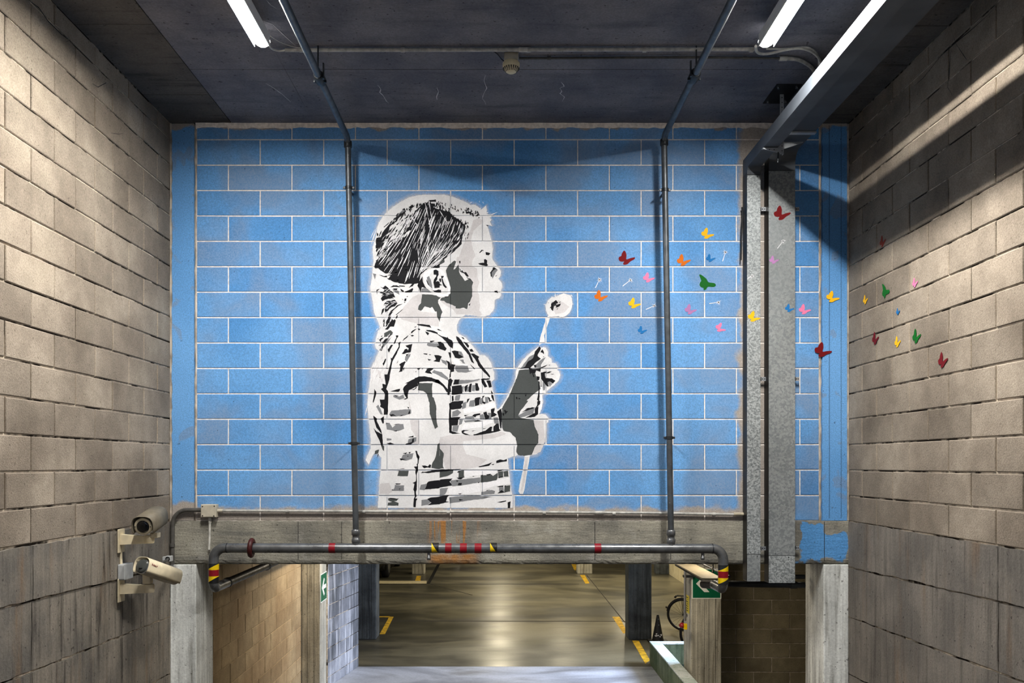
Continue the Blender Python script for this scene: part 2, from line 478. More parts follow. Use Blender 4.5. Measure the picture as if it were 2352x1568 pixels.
def block_wall(parent, origin, ang, x0, x1, z0, z1, phase, mat, zc, joint=.009, depth=.04, jut=.0, skip=None, rows=None):
    """courses of 0.5 x 0.2 m blocks on the plane through origin turned by ang about z.
       x runs along the wall; head joints of even rows fall on phase, odd rows half a block on; zc = any course line"""
    rot = Matrix.Translation(origin) @ Matrix.Rotation(ang, 4, 'Z')
    k0 = math.floor((z0 - zc) / .2 + 1e-6); k1 = math.ceil((z1 - zc) / .2 - 1e-6); out = []
    hj = joint / 2
    for k in range(k0, k1):
        a = max(zc + k * .2 + hj, z0); b = min(zc + (k + 1) * .2 - hj, z1)
        if b - a < .02: continue
        ph = phase + (0 if k % 2 == 0 else .25)
        i0 = math.floor((x0 - ph) / .5 + 1e-6); i1 = math.ceil((x1 - ph) / .5 - 1e-6)
        for i in range(i0, i1):
            l = max(ph + i * .5 + hj, x0); r = min(ph + (i + 1) * .5 - hj, x1)
            if r - l < .015: continue
            if skip and skip(l, r, a, b): continue
            me = block_mesh(r - l, b - a, depth, mat, R.randrange(4))
            o = bpy.data.objects.new('block', me); COL.objects.link(o)
            m = rot @ Matrix.Translation((l, -R.uniform(0, jut) if jut else 0, a))
            o.parent = parent; o.matrix_parent_inverse = parent.matrix_basis.inverted()
            o.matrix_basis = m
            out.append((l, r, a, b))
    return out

# ================================================================== THE SETTING
XL, XR, ZC = -2.596, 2.747, EZ + 2.683          # side walls and ceiling of the ramp hall
ZB = 2.657                                       # where the blocks of the side walls start
LB, LT = FZ(1296), FZ(1195)                      # lintel bottom and top

# side walls ---------------------------------------------------------
wl = struct(MB().box(XL - .25, XL - .0075, -3, W + .42, 0, ZC + .1).build('wall_left', 'mortar_side'))
wr = struct(MB().box(XR + .0075, XR + .25, -3, W + .19, 0, ZC + .1).build('wall_right', 'mortar_side'))
block_wall(wl, (XL, 0, 0), math.pi / 2, .75, 6.745, ZB, ZC - .004, .25, 'block_side', 3.0589, joint=.010, jut=.003)
block_wall(wr, (XR, 0, 0), -math.pi / 2, -6.745, -.75, ZB, ZC - .004, .25, 'block_side', 3.052, joint=.010, jut=.003)
for wall, x, s in ((wl, XL, 1), (wr, XR, -1)):   # the courses behind the photographer, joined
    m = MB()
    for k in range(16):
        z0 = ZB + .2 * k + .005; z1 = min(z0 + .19, ZC - .005)
        y = -3 + (.25 if k % 2 else 0)
        while y < .72:
            m.box(x - s * .03, x + s * R.uniform(0, .003), y + .004, min(y + .496, .745), z0, z1)
            y += .5
    o = m.build('block_courses', 'block_side', wall); o['kind'] = 'stuff'

def ragged(pts, step=.06, amp=.004):
    out = []
    n = len(pts)
    for i in range(n):
        a = Vector(pts[i]); b = Vector(pts[(i + 1) % n]); L = (b - a).length
        k = max(1, min(60, int(L / step)))
        for j in range(k):
            p = a.lerp(b, j / k)
            if j: p += Vector((R.uniform(-amp, amp), R.uniform(-amp, amp)))
            out.append((p.x, p.y))
    return out
def seam(z675, slope, y): return z675 + slope * (W - y)
def base_panels(wall, x, s, mat, splits, seams, offs):
    ys = splits
    for i in range(len(ys) - 1):
        y0, y1 = ys[i] + .004, ys[i + 1] - .004
        for j in range(len(seams) - 1):
            top, bot = seams[j], seams[j + 1]
            g = .011
            poly = [(y0, seam(*bot, y0) + (g if j < len(seams) - 2 else 0)), (y1, seam(*bot, y1) + (g if j < len(seams) - 2 else 0)),
                    (y1, seam(*top, y1) - g * .2), (y0, seam(*top, y0) - g * .2)]
            d = offs[j] + R.uniform(-.002, .002)
            m = MB(); m.prism(ragged(poly, .07, .005), (x + s * d, 0, 0), (0, 1, 0), (0, 0, 1), (-s * (.03 + d), 0, 0))
            m.build('concrete_panel', mat, wall)
base_panels(wl, XL, 1, 'conc_base', [-3, 1.0, 2.9, 4.75, 6.745], [(ZB - .006, 0), (2.290, .026), (1.897, .026), (1.45, .03), (0, 0)], [.012, .004, .006, .006])
base_panels(wr, XR, -1, 'conc_base_right', [-3, 1.0, 2.9, 4.715, 6.745], [(ZB - .006, 0), (2.288, .026), (1.897, .026), (1.45, .03), (0, 0)], [.010, .004, .006, .006])

# painted wall ---------------------------------------------------------
wb = struct(MB().box(FX(449), FX(1885), W + .005, W + .2, LT - .01, ZC + .1).build('wall_back', 'mortar'))
BLK = block_wall(wb, (0, W, 0), 0, FX(452), FX(1881), LT + .002, FZ(289.5), FX(524.3), 'blue_block', FZ(1137.5), joint=.0085, depth=.06)
# rough grout beside the corner posts
for a, b, nm in ((447, 451.5, 'grout_strip'), (1881.5, 1886.5, 'grout_strip')):
    m = MB(); n = 60
    zs = [LT + (FZ(288) - LT) * i / n for i in range(n + 1)]
    vs = []; fs = []
    for i, z in enumerate(zs):
        j = R.uniform(-.004, .004)
        vs += [(FX(a) + R.uniform(-.003, .003), W + .003, z), (FX((a + b) / 2) + j, W - R.uniform(-.004, .006), z), (FX(b) + R.uniform(-.003, .003), W + .003, z)]
    for i in range(n):
        for k in range(2):
            fs.append((i * 3 + k, i * 3 + k + 1, i * 3 + k + 4, i * 3 + k + 3))
    m.add(vs, fs); m.build(nm, 'grout', wb)
m = MB(); n = 90; vs = []; fs = []      # the bead of plaster under the ceiling
for i in range(n + 1):
    x = FX(450) + (FX(1882) - FX(450)) * i / n
    vs += [(x, W + .004, FZ(293) - R.uniform(0, .02)), (x, W - .006, FZ(290)), (x, W - .008 - R.uniform(0, .006), ZC), (x, W + .1, ZC)]
for i in range(n):
    for k in range(3): fs.append((i * 4 + k, i * 4 + k + 1, i * 4 + k + 5, i * 4 + k + 4))
m.add(vs, fs); m.build('plaster_bead', 'mortar', wb)

# ceiling -----------------------------------------------------------
ce = struct(MB().box(XL - .3, XR + .3, -3, W + .2, ZC + .02, ZC + .25).build('ceiling', 'conc_joint'))
def ceil_panel(x0, x1, y0, y1, mat, nm='ceiling_panel', dz=0.0):
    MB().box(x0 + .003, x1 - .003, y0 + .003, y1 - .003, ZC - dz, ZC + .03, .002).build(nm, mat, ce)
ys = [W, 6.23, 5.74, 5.23, 4.74, 4.25, 3.75, 3.25, 2.75, 2.25, 1.75, 1.25, .75, .25, -.5, -1.2, -2, -3]
for i in range(len(ys) - 1):
    ceil_panel(XL, -2.11, ys[i + 1], ys[i], 'conc_strip', 'ceiling_board', R.uniform(0, .003))
    ceil_panel(2.29, XR, ys[i + 1] + .02, ys[i] + (.02 if i else 0), 'conc_strip', 'ceiling_board', R.uniform(0, .003))
cy = [W, 5.83, 4.6, 3.35, 2.1, .85, -.4, -3]
for i in range(len(cy) - 1): ceil_panel(-2.11, 2.29, cy[i + 1], cy[i], 'conc_ceiling', 'ceiling_panel', R.uniform(0, .002))

def ceil_pt(px, py, z=ZC - .003):
    Z = (z - EZ) * F / (VY - py); return Vector(((px - VX) * Z / F, Z, z))
# pale flaking cracks on the ceiling panel
def strip_decal(name, pts, wid, mat, parent, nrm, off=.0012):
    nrm = Vector(nrm); m = MB(); vs = []; fs = []
    pts = [Vector(p) for p in pts]
    for i, p in enumerate(pts):
        d = (pts[min(i + 1, len(pts) - 1)] - pts[max(i - 1, 0)]).normalized()
        s = d.cross(nrm).normalized(); w_ = wid * R.uniform(.3, 1.3) * (0.3 if i in (0, len(pts) - 1) else 1)
        vs += [p + s * w_ / 2 + nrm * off, p - s * w_ / 2 + nrm * off]
    for i in range(len(pts) - 1): fs.append((2 * i, 2 * i + 1, 2 * i + 3, 2 * i + 2))
    m.add(vs, fs); return m.build(name, mat, parent)
for pts in ([(868, 195), (874, 204), (873, 212), (880, 220), (888, 232), (893, 237)], [(1115, 172), (1111, 185), (1118, 202), (1110, 216), (1109, 226), (1116, 240)],
            [(1004, 200), (1008, 210), (1003, 222), (1004, 230)], [(1289, 188), (1296, 198), (1285, 202), (1291, 210), (1286, 214), (1297, 222), (1291, 233)],
            [(611, 191), (628, 202), (640, 210), (655, 222), (668, 234)], [(612, 0), (622, 12), (636, 20)], [(606, 48), (625, 56), (648, 76), (680, 106)]):
    q = []
    for i in range(len(pts) - 1):
        for t in (0, .5): q.append((pts[i][0] * (1 - t) + pts[i + 1][0] * t + R.uniform(-1, 1), pts[i][1] * (1 - t) + pts[i + 1][1] * t))
    q.append(pts[-1])
    strip_decal('flaking_crack', [ceil_pt(*p) for p in q], .0065, 'p_light', ce, (0, 0, -1))
# long hairline along the ceiling panel
strip_decal('hairline_crack', [ceil_pt(632, 118), ceil_pt(655, 160), ceil_pt(680, 205), ceil_pt(701, 246)], .003, 'conc_joint', ce, (0, 0, -1))
# cobweb-like cracks on both side walls near the top
def wall_pt(px, py, x):
    Z = F * x / (px - VX); return Vector((x, Z, EZ - (py - VY) * Z / F))
for x, nrm, wall, sets in ((XL + .003, (1, 0, 0), wl, [[(65, 0), (88, 18), (110, 48), (140, 78), (168, 100)], [(155, 80), (160, 92), (150, 96)], [(212, 192), (225, 200), (243, 190), (246, 205)], [(253, 305), (270, 308), (282, 307)], [(270, 308), (279, 292)], [(350, 448), (352, 470), (349, 492)]]),
                           (XR - .003, (-1, 0, 0), wr, [[(2300, 0), (2270, 35), (2230, 70), (2195, 98), (2160, 130), (2120, 180), (2100, 198)], [(2195, 98), (2182, 60)], [(2195, 98), (2215, 128), (2222, 138)], [(2185, 110), (2180, 170), (2176, 200), (2188, 220)], [(2010, 500), (2002, 520), (1990, 540)]])):
    for pts in sets:
        strip_decal('hairline_crack', [wall_pt(a + R.uniform(-1, 1), b, x) for a, b in pts], .006, 'conc_joint', wall, nrm)

# floors -----------------------------------------------------------
fl = struct(MB().box(-9, 6, 13.16, 31, -.2, 0).build('floor', 'floor'))
m = MB(); prof = [(-3, 1.5), (0, 1.5), (7.4, 0), (11, 0), (11, -.3), (-3, -.3)]
m.prism([(a, b) for a, b in prof], (-3.2, 0, 0), (0, 1, 0), (0, 0, 1), (9.2, 0, 0))
rp = struct(m.build('floor_ramp', 'ramp'))
struct(MB().box(-3.2, 6, 11, 13.155, -.3, 0).build('floor_landing', 'landing'))

# lintel beam with a chipped lower edge ------------------------------------
def rough_beam(x0, x1, y0, y1, z0, z1, n=160, amp=.012):
    vs = []; fs = []
    for i in range(n + 1):
        x = x0 + (x1 - x0) * i / n
        a = R.uniform(0, amp); b = R.uniform(0, amp); c = R.uniform(0, .004)
        t = R.uniform(0, .006)
        ring = [(y0 + t * .5, z1 - R.uniform(0, .004)), (y0, z1 - .012), (y0, z0 + .03 + a), (y0 + .004 + c, z0 + .012 + b * .5), (y0 + .012 + a, z0 + c), (y1, z0), (y1, z1)]
        vs += [(x, p[0], p[1]) for p in ring]
    k = 7
    for i in range(n):
        for j in range(k): fs.append((i * k + j, i * k + (j + 1) % k, (i + 1) * k + (j + 1) % k, (i + 1) * k + j))
    fs += [tuple(range(k)), tuple(n * k + j for j in range(k))]
    return MB().add(vs, fs)
bt = thing('concrete_beam', 'long grey concrete beam with orange rust drips running under the painted wall', 'beam', (0, W, LB))
rough_beam(FX(391), FX(1949), W - .006, W + .40, LB, LT).build('beam_body', 'lintel', bt)
for px in (685, 785, 1366, 1540): # formwork seams
    MB().box(FX(px) - .002, FX(px) + .002, W - .0075, W - .004, LB + .04, LT - .01).build('formwork_seam', 'conc_joint', bt)
MB().box(FX(1892), FX(1893.2), W - .0075, W - .004, LB + .03, LT - .01).build('formwork_seam', 'conc_joint', bt)

# corner posts --------------------------------------------------------
def post(label, x0, x1, bx0, bx1):
    t = thing('concrete_post', label, 'column', ((x0 + x1) / 2, W, 0))
    m = MB(); m.box(x0, x1, W, W + .406, 0, LB, .006); m.build('lower_shaft', 'conc_column', t)
    n = 70; vs = []; fs = []
    for i in range(n + 1):
        z = LT + (ZC - .004 - LT) * i / n; e = R.uniform(-.004, .004)
        vs += [(bx0 - .006 + R.uniform(-.003, .003), W + .05, z), (bx0 + .006 + e, W - .004, z), (bx1 - .004, W - .006, z), (bx1, W + .05, z)]
    for i in range(n):
        for k in range(3): fs.append((i * 4 + k, i * 4 + k + 1, i * 4 + k + 5, i * 4 + k + 4))
    MB().add(vs, fs).build('painted_shaft', 'blue_column', t)
    return t
pl = post('narrow concrete post at the left corner, blue above the beam and bare grey below', XL + .001, FX(450), FX(394), FX(447))
prr = post('narrow concrete post at the right corner, blue above the beam and pale grey below', FX(1892), XR - .001, FX(1887), FX(1946))
for px in (1904, 1931): # board marks
    MB().box(FX(px), FX(px) + .0015, W - .008, W - .004, LT + .02, ZC - .02).build('board_seam', 'conc_joint', prr)
# strip of bare grout between corner post and side wall
for x0, x1, wall in ((XL + .0, FX(395), wl), (FX(1945), XR, wr)):
    MB().box(x0, x1, W - .002, W + .1, LT, ZC - .004).build('grout_strip', 'grout', wall)

# garage shell -----------------------------------------------------------
gc = struct(MB().box(-9, 6, W + .41, 31, 2.55, 2.8).build('ceiling_garage', 'conc_strip'))
wgl = struct(MB().box(-2.95, -2.662, W + .41, 11.48, 0, 2.6).build('wall_garage_left', 'mortar_warm'))
block_wall(wgl, (-2.657, 0, 0), math.pi / 2, 7.18, 11.47, 0, 2.5, .2, 'block_warm', 1.54, joint=.008, jut=.003)
ang = math.atan2(1.25, .22)
o0 = Vector((-2.39, 11.915, 0)); dr = Vector((.22, 1.25, 0)).normalized(); nr = Vector((dr.y, -dr.x, 0))
m = MB(); L_ = 1.27
a = o0 - nr * .006; c = a + dr * L_
m.add([a, c, c - nr * .22, a - nr * .22] + [q + Vector((0, 0, 2.55)) for q in (a, c, c - nr * .22, a - nr * .22)],
      [(0, 1, 2, 3), (4, 5, 6, 7), (0, 1, 5, 4), (1, 2, 6, 5), (2, 3, 7, 6), (3, 0, 4, 7)])
wgp = struct(m.build('wall_garage_front', 'mortar_side'))
block_wall(wgp, tuple(o0), ang, .01, L_, 0, 2.5, .2, 'block_pale', 1.54, joint=.009, jut=.004)
wgr = struct(MB().box(2.95, 6, 11.906, 12.05, 0, 2.55).build('wall_garage_inner', 'grout'))
block_wall(wgr, (0, 11.9, 0), 0, 2.955, 4.28, 0, 2.5, 3.022, 'block_inner', 1.218, joint=.010, jut=.003)
struct(MB().box(4.29, 4.5, W + .2, 12.0, 0, 2.6).build('wall_garage_side', 'block_inner'))
struct(MB().box(XR, 4.5, W + .2, W + .42, 0, 2.6).build('wall_garage_return', 'block_inner'))
struct(MB().box(4.78, 5.0, 13.4, 31, 0, 2.6).build('wall_garage_right', 'plaster'))
struct(MB().box(-9, 6, 30.5, 31, 0, 2.6).build('wall_garage_back', 'plaster'))
struct(MB().box(-9.2, -8.9, 13, 31, 0, 2.6).build('wall_garage_far_left', 'plaster'))
struct(MB().box(-9, -2.5, 12.9, 13.1, 0, 2.6).build('wall_garage_near_left', 'plaster'))

def pillar(label, x0, x1, y0, y1, mat, z1=2.55):
    t = thing('concrete_pillar', label, 'pillar', ((x0 + x1) / 2, (y0 + y1) / 2, 0))
    bm_ = MB(); bm_.box(x0, x1, y0, y1, 0, z1, .012); bm_.build('pillar_shaft', mat, t)
    n = max(2, int((x1 - x0) / .075))
    for i in range(1, n):
        xx = x0 + (x1 - x0) * i / n + R.uniform(-.01, .01)
        MB().box(xx, xx + .003, y0 - .0015, y0 + .002, .02, z1 - .02).build('board_mark', 'conc_joint', t)
    return t
pillar('tan concrete pillar carrying the narrow green arrow sign', -2.657, -2.406, 11.48, 11.91, 'conc_pillar')
pillar('grey concrete pillar carrying the large green arrow sign', 2.546, 2.945, 11.40, 11.88, 'conc_pillar')
pillar('dark board-marked pillar beside the daylit block wall', -2.508, -2.19, 15.19, 15.60, 'conc_dark')
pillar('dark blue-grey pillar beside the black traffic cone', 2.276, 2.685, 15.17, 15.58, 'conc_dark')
pillar('far pillar in the shade to the left of the floor drain', -2.48, -2.13, 24.2, 24.6, 'conc_pillar')
pillar('far short-looking pillar behind the broken yellow line', 2.20, 2.62, 24.3, 24.7, 'conc_pillar')
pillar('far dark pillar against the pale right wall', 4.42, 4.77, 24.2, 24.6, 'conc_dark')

# ================================================================== LIGHTS OF THE PLACE AND ADDED LIGHTS
def fitting(x, y0, y1, z, label, lit, wid=.096, lip=.026, src=.060, group=None, mat='white_tray'):
    t = thing('ceiling_light', label, 'light', (x, y0, z), group)
    b = MB(); b.box(x - wid / 2, x + wid / 2, y0, y1, z, z + .055, .008); b.build('housing', mat, t)
    b = MB()
    for s in (-1, 1): b.box(x + s * wid / 2, x + s * (wid / 2 - .003), y0, y1, z - lip, z + .006)
    b.build('reflector_lip', mat, t)
    b = MB(); n = 8; vs = []; fs = []
    for yy in (y0 + .012, y1 - .012):
        for k in range(n + 1):
            a = math.pi * k / n; vs.append((x - math.cos(a) * src / 2, yy, z - math.sin(a) * (.024 if lit == 'tube' else .006) - .0005))
    for k in range(n): fs.append((k, k + 1, n + 2 + k, n + 1 + k))
    fs += [tuple(range(n + 1)), tuple(range(n + 1, 2 * n + 2))]
    b.add(vs, fs); b.build('diffuser', lit, t)
    if lit == 'tube':
        c_ = MB(); n = 10; r0 = wid / 2
        for (yy, sg) in ((y1, 1), (y0, -1)):
            vs = []; fs = []
            for i, (dy, sc_) in enumerate(((0, 1), (.018, .94), (.030, .78), (.036, .5))):
                for k in range(n):
                    a = 2 * math.pi * k / n; vs.append((x + math.cos(a) * r0 * sc_, yy + sg * dy, z + .012 + math.sin(a) * .036 * sc_))
            for i in range(3):
                for k in range(n): fs.append((i * n + k, i * n + (k + 1) % n, (i + 1) * n + (k + 1) % n, (i + 1) * n + k))
            fs.append(tuple(range(3 * n, 4 * n)))
            MB().add(vs, fs, True).build('end_cap', 'tube_cap', t)
    for yy in (y0 + .2, y1 - .2): MB().box(x - .012, x + .012, yy, yy + .03, z + .05, ZC if z > 4 else 2.55).build('mounting_clip', 'bracket', t)
    return t
ZT = EZ + 2.572
fitting(-1.45, 3.97, 5.235, ZT, 'lit white fluorescent batten on the ceiling, the left one', 'tube')
fitting(1.625, 3.97, 5.235, ZT, 'lit white fluorescent batten on the ceiling beside the overhead duct', 'tube')
# garage
def glight(x, y, label, L=1.25, z=2.48, lit='tube_warm'):
    return fitting(x, y, y + L, z, label, lit, wid=.14, lip=.01, src=.1)
for y, q in ((15.5, 'nearest the ramp'), (19, 'above the first floor joint'), (23, 'level with the far pillars'), (27, 'deepest in the aisle')):
    glight(0, y, 'lit batten over the middle of the garage aisle, ' + q)
glight(3.6, 15.2, 'lit batten on the garage ceiling above the bicycles')
glight(3.3, 18.6, 'lit batten between the right dark pillar and the pale wall')
glight(3.5, 22.5, 'lit batten beside the far right pillar')
glight(1.6, 20.5, 'lit batten above the yellow dash on the right of the aisle')
glight(-5.5, 21, 'lit batten over the parking bay on the left')
glight(-1.55, 10.35, 'bright warm batten lighting the tan block wall', .95, 2.49, 'tube_warm_near')
glight(1.95, 7.35, 'weak warm batten, unseen and added to light the cream channel behind the beam', .7, 2.49, 'tube_warm_low')  # unseen batten added so the top of the channel is lit
glight(1.5, 9.3, 'bright warm batten over the foot of the ramp, unseen and added to light the sign pillar', 1.2, 2.49, 'tube_warm_near')  # unseen batten added to brighten the sign pillar

# area light added for bluish daylight on the landing, from an assumed side opening
ld = bpy.data.lights.new('side_daylight', 'AREA'); ld.shape = 'RECTANGLE'; ld.size = 1.0; ld.size_y = 1.2
ld.energy = DAY_POWER; ld.color = (.70, .80, 1.0); ld.spread = math.radians(100)
lo = bpy.data.objects.new('side_daylight', ld); COL.objects.link(lo)
lo.location = (4.2, 12.62, 1.9)
lo.rotation_euler = (Vector((-2.2, 12.7, .3)) - lo.location).to_track_quat('-Z', 'Y').to_euler()

# ================================================================== PIPES
def clip_ring(name, c, axis, r, w_, mat, parent, r2=None):
    m = MB(); m.lathe([(r, -w_ / 2), (r2 or r, -w_ / 4), (r2 or r, w_ / 4), (r, w_ / 2)], c, axis, 20)
    return m.build(name, mat, parent)

# main sprinkler pipe across the beam
ZP = 6.60; RP = 11.2 * ZP / F
xl, xr = FX(491, ZP), FX(1661, ZP)
zl, zr = FZ(1258, ZP), FZ(1259.5, ZP)
mp = thing('sprinkler_pipe', 'thick grey steel pipe running level in front of the beam, turned down at both ends', 'pipe', ((xl + xr) / 2, ZP, zl))
zbl, zbr = FZ(1351, ZP), FZ(1353, ZP)
path = fillet([(xl, ZP + .35, zbl), (xl, ZP, zbl), (xl, ZP, zl), (xr, ZP, zr), (xr, ZP, zbr), (FX(1659, ZP), ZP + .25, zbr)], [.055, .085, .085, .055], 10)
MB().tube(path, RP, 24).build('pipe_run', 'steel', mp)
for px, a in ((522, 'x'), (1636, 'x')):
    clip_ring('weld_seam', (FX(px, ZP), ZP, zl if px < 1000 else zr), (1, 0, 0), RP + .0012, .008, 'steel_dark', mp)
def band(px0, px1, mat, lab=None):
    x0, x1 = FX(px0, ZP), FX(px1, ZP); zz = zl + (zr - zl) * ((x0 - xl) / (xr - xl))
    o = MB().lathe([(RP + .0015, 0), (RP + .0015, x1 - x0)], (x0, ZP, zz), (1, 0, 0), 24).build('tape_band', mat, mp)
    if lab: o['label'] = lab
for a, b in ((756.5, 771), (1023, 1037.5), (1057, 1072.5), (1090.5, 1106), (1365, 1380)): band(a, b, 'tape_red', 'dark red tape band')
def diag_band(c, axis, r, L, mats, slope, parent, lab):
    """yellow tape with a black slanted field, built as two interlocking sleeves"""
    c = Vector(c); ax = Vector(axis).normalized(); u = Vector((0, -1, 0)); v = ax.cross(u); seg = 32
    for which, mt in enumerate(mats):
        vs = []; fs = []
        for k in range(seg + 1):
            a = 2 * math.pi * k / seg - math.pi
            sp = max(0.03, min(.97, .5 + slope * math.sin(a)))
            lo, hi = (0, sp) if which == 0 else (sp, 1)
            d = (u * math.cos(a) + v * math.sin(a)) * (r + .0016)
            vs += [c + ax * L * lo + d, c + ax * L * hi + d]
        for k in range(seg): fs.append((2 * k, 2 * k + 2, 2 * k + 3, 2 * k + 1))
        o = MB().add(vs, fs, True).build('tape_band', mt, parent); o['label'] = lab
for a, b, s in ((992, 1008, .5), (1126, 1141.5, .5)):
    diag_band((FX(a, ZP), ZP, zl), (1, 0, 0), RP, FX(b, ZP) - FX(a, ZP), ('tape_yellow', 'black') , s if a < 1000 else s, mp, 'yellow and black warning tape')
for x, ys_ in ((xl, (1293, 1307.5, 1322, 1338)), (xr, (1296.5, 1311, 1326, 1341))):
    y0, y1, y2, y3 = ys_
    diag_band((x, ZP, FZ(y1, ZP)), (0, 0, 1), RP, FZ(y0, ZP) - FZ(y1, ZP), ('tape_yellow', 'steel_dark'), .42, mp, 'yellow warning tape')
    o = MB().lathe([(RP + .0018, 0), (RP + .0018, FZ(y1, ZP) - FZ(y2, ZP))], (x, ZP, FZ(y2, ZP)), (0, 0, 1), 24).build('tape_band', 'tape_red', mp); o['label'] = 'dark red tape band'
    diag_band((x, ZP, FZ(y3, ZP)), (0, 0, 1), RP, FZ(y2, ZP) - FZ(y3, ZP), ('black', 'tape_yellow') if x < 0 else ('steel_dark', 'tape_yellow'), .42, mp, 'yellow and black warning tape')
m = MB(); cx = FX(577.5, ZP)
m.tube([(cx + .01 * math.sin(k * math.pi / 6) * .3, ZP + math.cos(k * math.pi / 6) * (RP + .016), zl + math.sin(k * math.pi / 6) * (RP + .022)) for k in range(12)], .019, 10, closed=True)
o = m.build('hanger_clamp', 'clamp_red', mp); o['label'] = 'red-brown clamp ring'
for px in (985, 1614):     # drain nipples
    x = FX(px, ZP); m = MB()
    m.lathe([(.012, 0), (.012, -.035), (.015, -.036), (.015, -.055), (.010, -.058)], (x, ZP, zl - RP + .004), (0, 0, 1), 14)
    m.build('drain_nipple', 'steel', mp)
for px, z_ in ((818, zl), (1541.5, zr)):   # tees the risers stand on
    x = FX(px, ZP)
    MB().lathe([(RP * .75, -.02), (.030, .045), (.030, .055)], (x, ZP, z_ + RP * .5), (0, 0, 1), 18).build('tee_socket', 'steel', mp)

def riser(label, pxb, pyb, pxt, pyt, hz, clamps, xrun):
    base = P(pxb, pyb, ZP); top = Vector((xrun, ZP - .02, EZ + hz))
    t = thing('riser_pipe', label, 'pipe', base)
    r = .0235
    path = fillet([base, top, (xrun, -2.9, EZ + hz)], .07, 8)
    MB().tube(path, r, 16).build('pipe_run', 'steel_riser', t)
    d = (top - base).normalized()
    m = MB(); m.lathe([(.028, -.0), (.034, .012), (.034, .034), (.028, .04), (.027, .062), (.034, .066), (.034, .10), (.027, .108)], base + d * .005, d, 18)
    m.build('threaded_union', 'steel', t)
    m = MB(); m.lathe([(.024, 0), (.031, .006), (.031, .05), (.024, .056)], top - d * .075, d, 16); m.build('elbow_socket', 'steel_dark', t)
    for py in clamps:
        k = (FZ(py, ZP) - base.z) / (top.z - base.z); c = base + (top - base) * k
        m = MB(); m.lathe([(r + .005, -.011), (r + .005, .011)], c, (0, 0, 1), 16)
        m.build('pipe_clamp', 'steel_dark', t)
        for s in (-1, 1):
            MB().box(c.x + s * (r + .002), c.x + s * (r + .02), c.y - .006, c.y + .006, c.z - .009, c.z + .009, .002).build('clamp_lug', 'steel_dark', t)
        MB().box(c.x - .006, c.x + .006, c.y + r, W + .002, c.z - .006, c.z + .006).build('clamp_stem', 'steel_dark', t)
    # hanger at the ceiling run
    for yy in (5.56, 3.6):
        c = Vector((xrun, yy, EZ + hz))
        m = MB(); m.lathe([(r + .003, -.06), (r + .011, -.045), (r + .011, .045), (r + .003, .06)], c, (0, 1, 0), 18); m.build('coupling', 'steel_dark', t)
        sx = 1 if xrun < 0 else -1
        m = MB(); m.box(c.x + sx * (r + .008), c.x + sx * (r + .016), c.y - .07, c.y - .05, c.z - .03, c.z + .07); m.build('hanger_strap', 'steel_dark', t)
        for s in (-1, 1):
            MB().lathe([(.008, 0), (.008, .016)], (c.x + s * (r + .012), c.y + .0, c.z - .012), (0, 0, -1), 8).build('bolt', 'steel_dark', t)
        MB().lathe([(.005, 0), (.005, ZC - c.z - r)], (c.x, c.y - .06, c.z + r), (0, 0, 1), 8).build('hanger_rod', 'steel_dark', t)
    return t
riser('thin dark steel riser left of the girl, bending along the ceiling', 818, 1249, 800, 322, 2.50, (433, 1018), -1.166)
riser('thin dark steel riser among the flying butterflies, bending along the ceiling', 1541.5, 1250, 1524, 315, 2.515, (438, 1005), 1.26)

# pipes that go on into the garage
t = thing('garage_pipe', 'dark steel pipe running deep into the garage above the tan block wall', 'pipe', (xl, ZP + .4, zbl))
MB().tube([(xl, ZP + .33, zbl), (xl, 11.3, zbl)], RP * .95, 18).build('pipe_run', 'steel_dark', t)
MB().lathe([(RP + .004, 0), (RP + .004, .03)], (xl, ZP + .32, zbl), (0, 1, 0), 18).build('coupling', 'steel_dark', t)
for yy in (8.1, 9.9):
    pts = [(xl - .05, yy, zbl + .03)] + [(xl + math.cos(a) * (RP + .006), yy, zbl - math.sin(a) * (RP + .006)) for a in [math.pi - k * math.pi / 8 for k in range(9)]] + [(xl + .01, yy, zbl + .12), (xl, yy, 2.55)]
    MB().tube(pts[1:], .005, 8).build('hanger_hook', 'bracket', t)
t = thing('garage_pipe', 'short dusty pipe stub and slim level pipe behind the foot of the ducts', 'pipe', (FX(1659, ZP), ZP + .25, zbr))
p0 = Vector((FX(1659, ZP), ZP + .24, zbr)); p1 = Vector((FX(1616, 7.03), 7.03, FZ(1341, 7.03)))
MB().tube([p0, p1], RP * .9, 18).build('pipe_stub', 'conduit_dark', t)
MB().tube(fillet([p1 + Vector((-.0, -.02, 0)), p1 + Vector((.02, .04, .0)), P(1829, 1343, 7.07), P(1848, 1343, 7.07)], .02, 5), .026, 16).build('pipe_run', 'steel_dark', t)
MB().lathe([(.031, 0), (.031, .05)], P(1815, 1343, 7.07), (1, 0, 0), 16).build('coupling', 'steel_dark', t)
MB().tube([P(1826, 1324, 7.07), P(1848, 1324, 7.07)], .018, 12).build('upper_pipe', 'steel_dark', t)

# ================================================================== CONDUITS AND BOXES
ZQ = 6.725
t = thing('junction_box', 'square beige junction box at the lower left corner of the painted wall', 'box', P(480, 1172, ZQ))
MB().box(FX(461, 6.69), FX(496.5, 6.69), 6.69, W - .001, FZ(1188, 6.69), FZ(1158, 6.69), .003).build('box_body', 'box_beige', t)
MB().box(FX(462.5, 6.688), FX(495, 6.688), 6.684, 6.692, FZ(1186.6, 6.69), FZ(1159.4, 6.69), .002).build('box_lid', 'box_beige', t)
for a, b in ((465, 1163), (492, 1162), (465, 1184), (491, 1184.5)):
    MB().lathe([(.005, 0), (.005, .004)], P(a, b, 6.682), (0, 1, 0), 8).build('lid_screw', 'black', t)

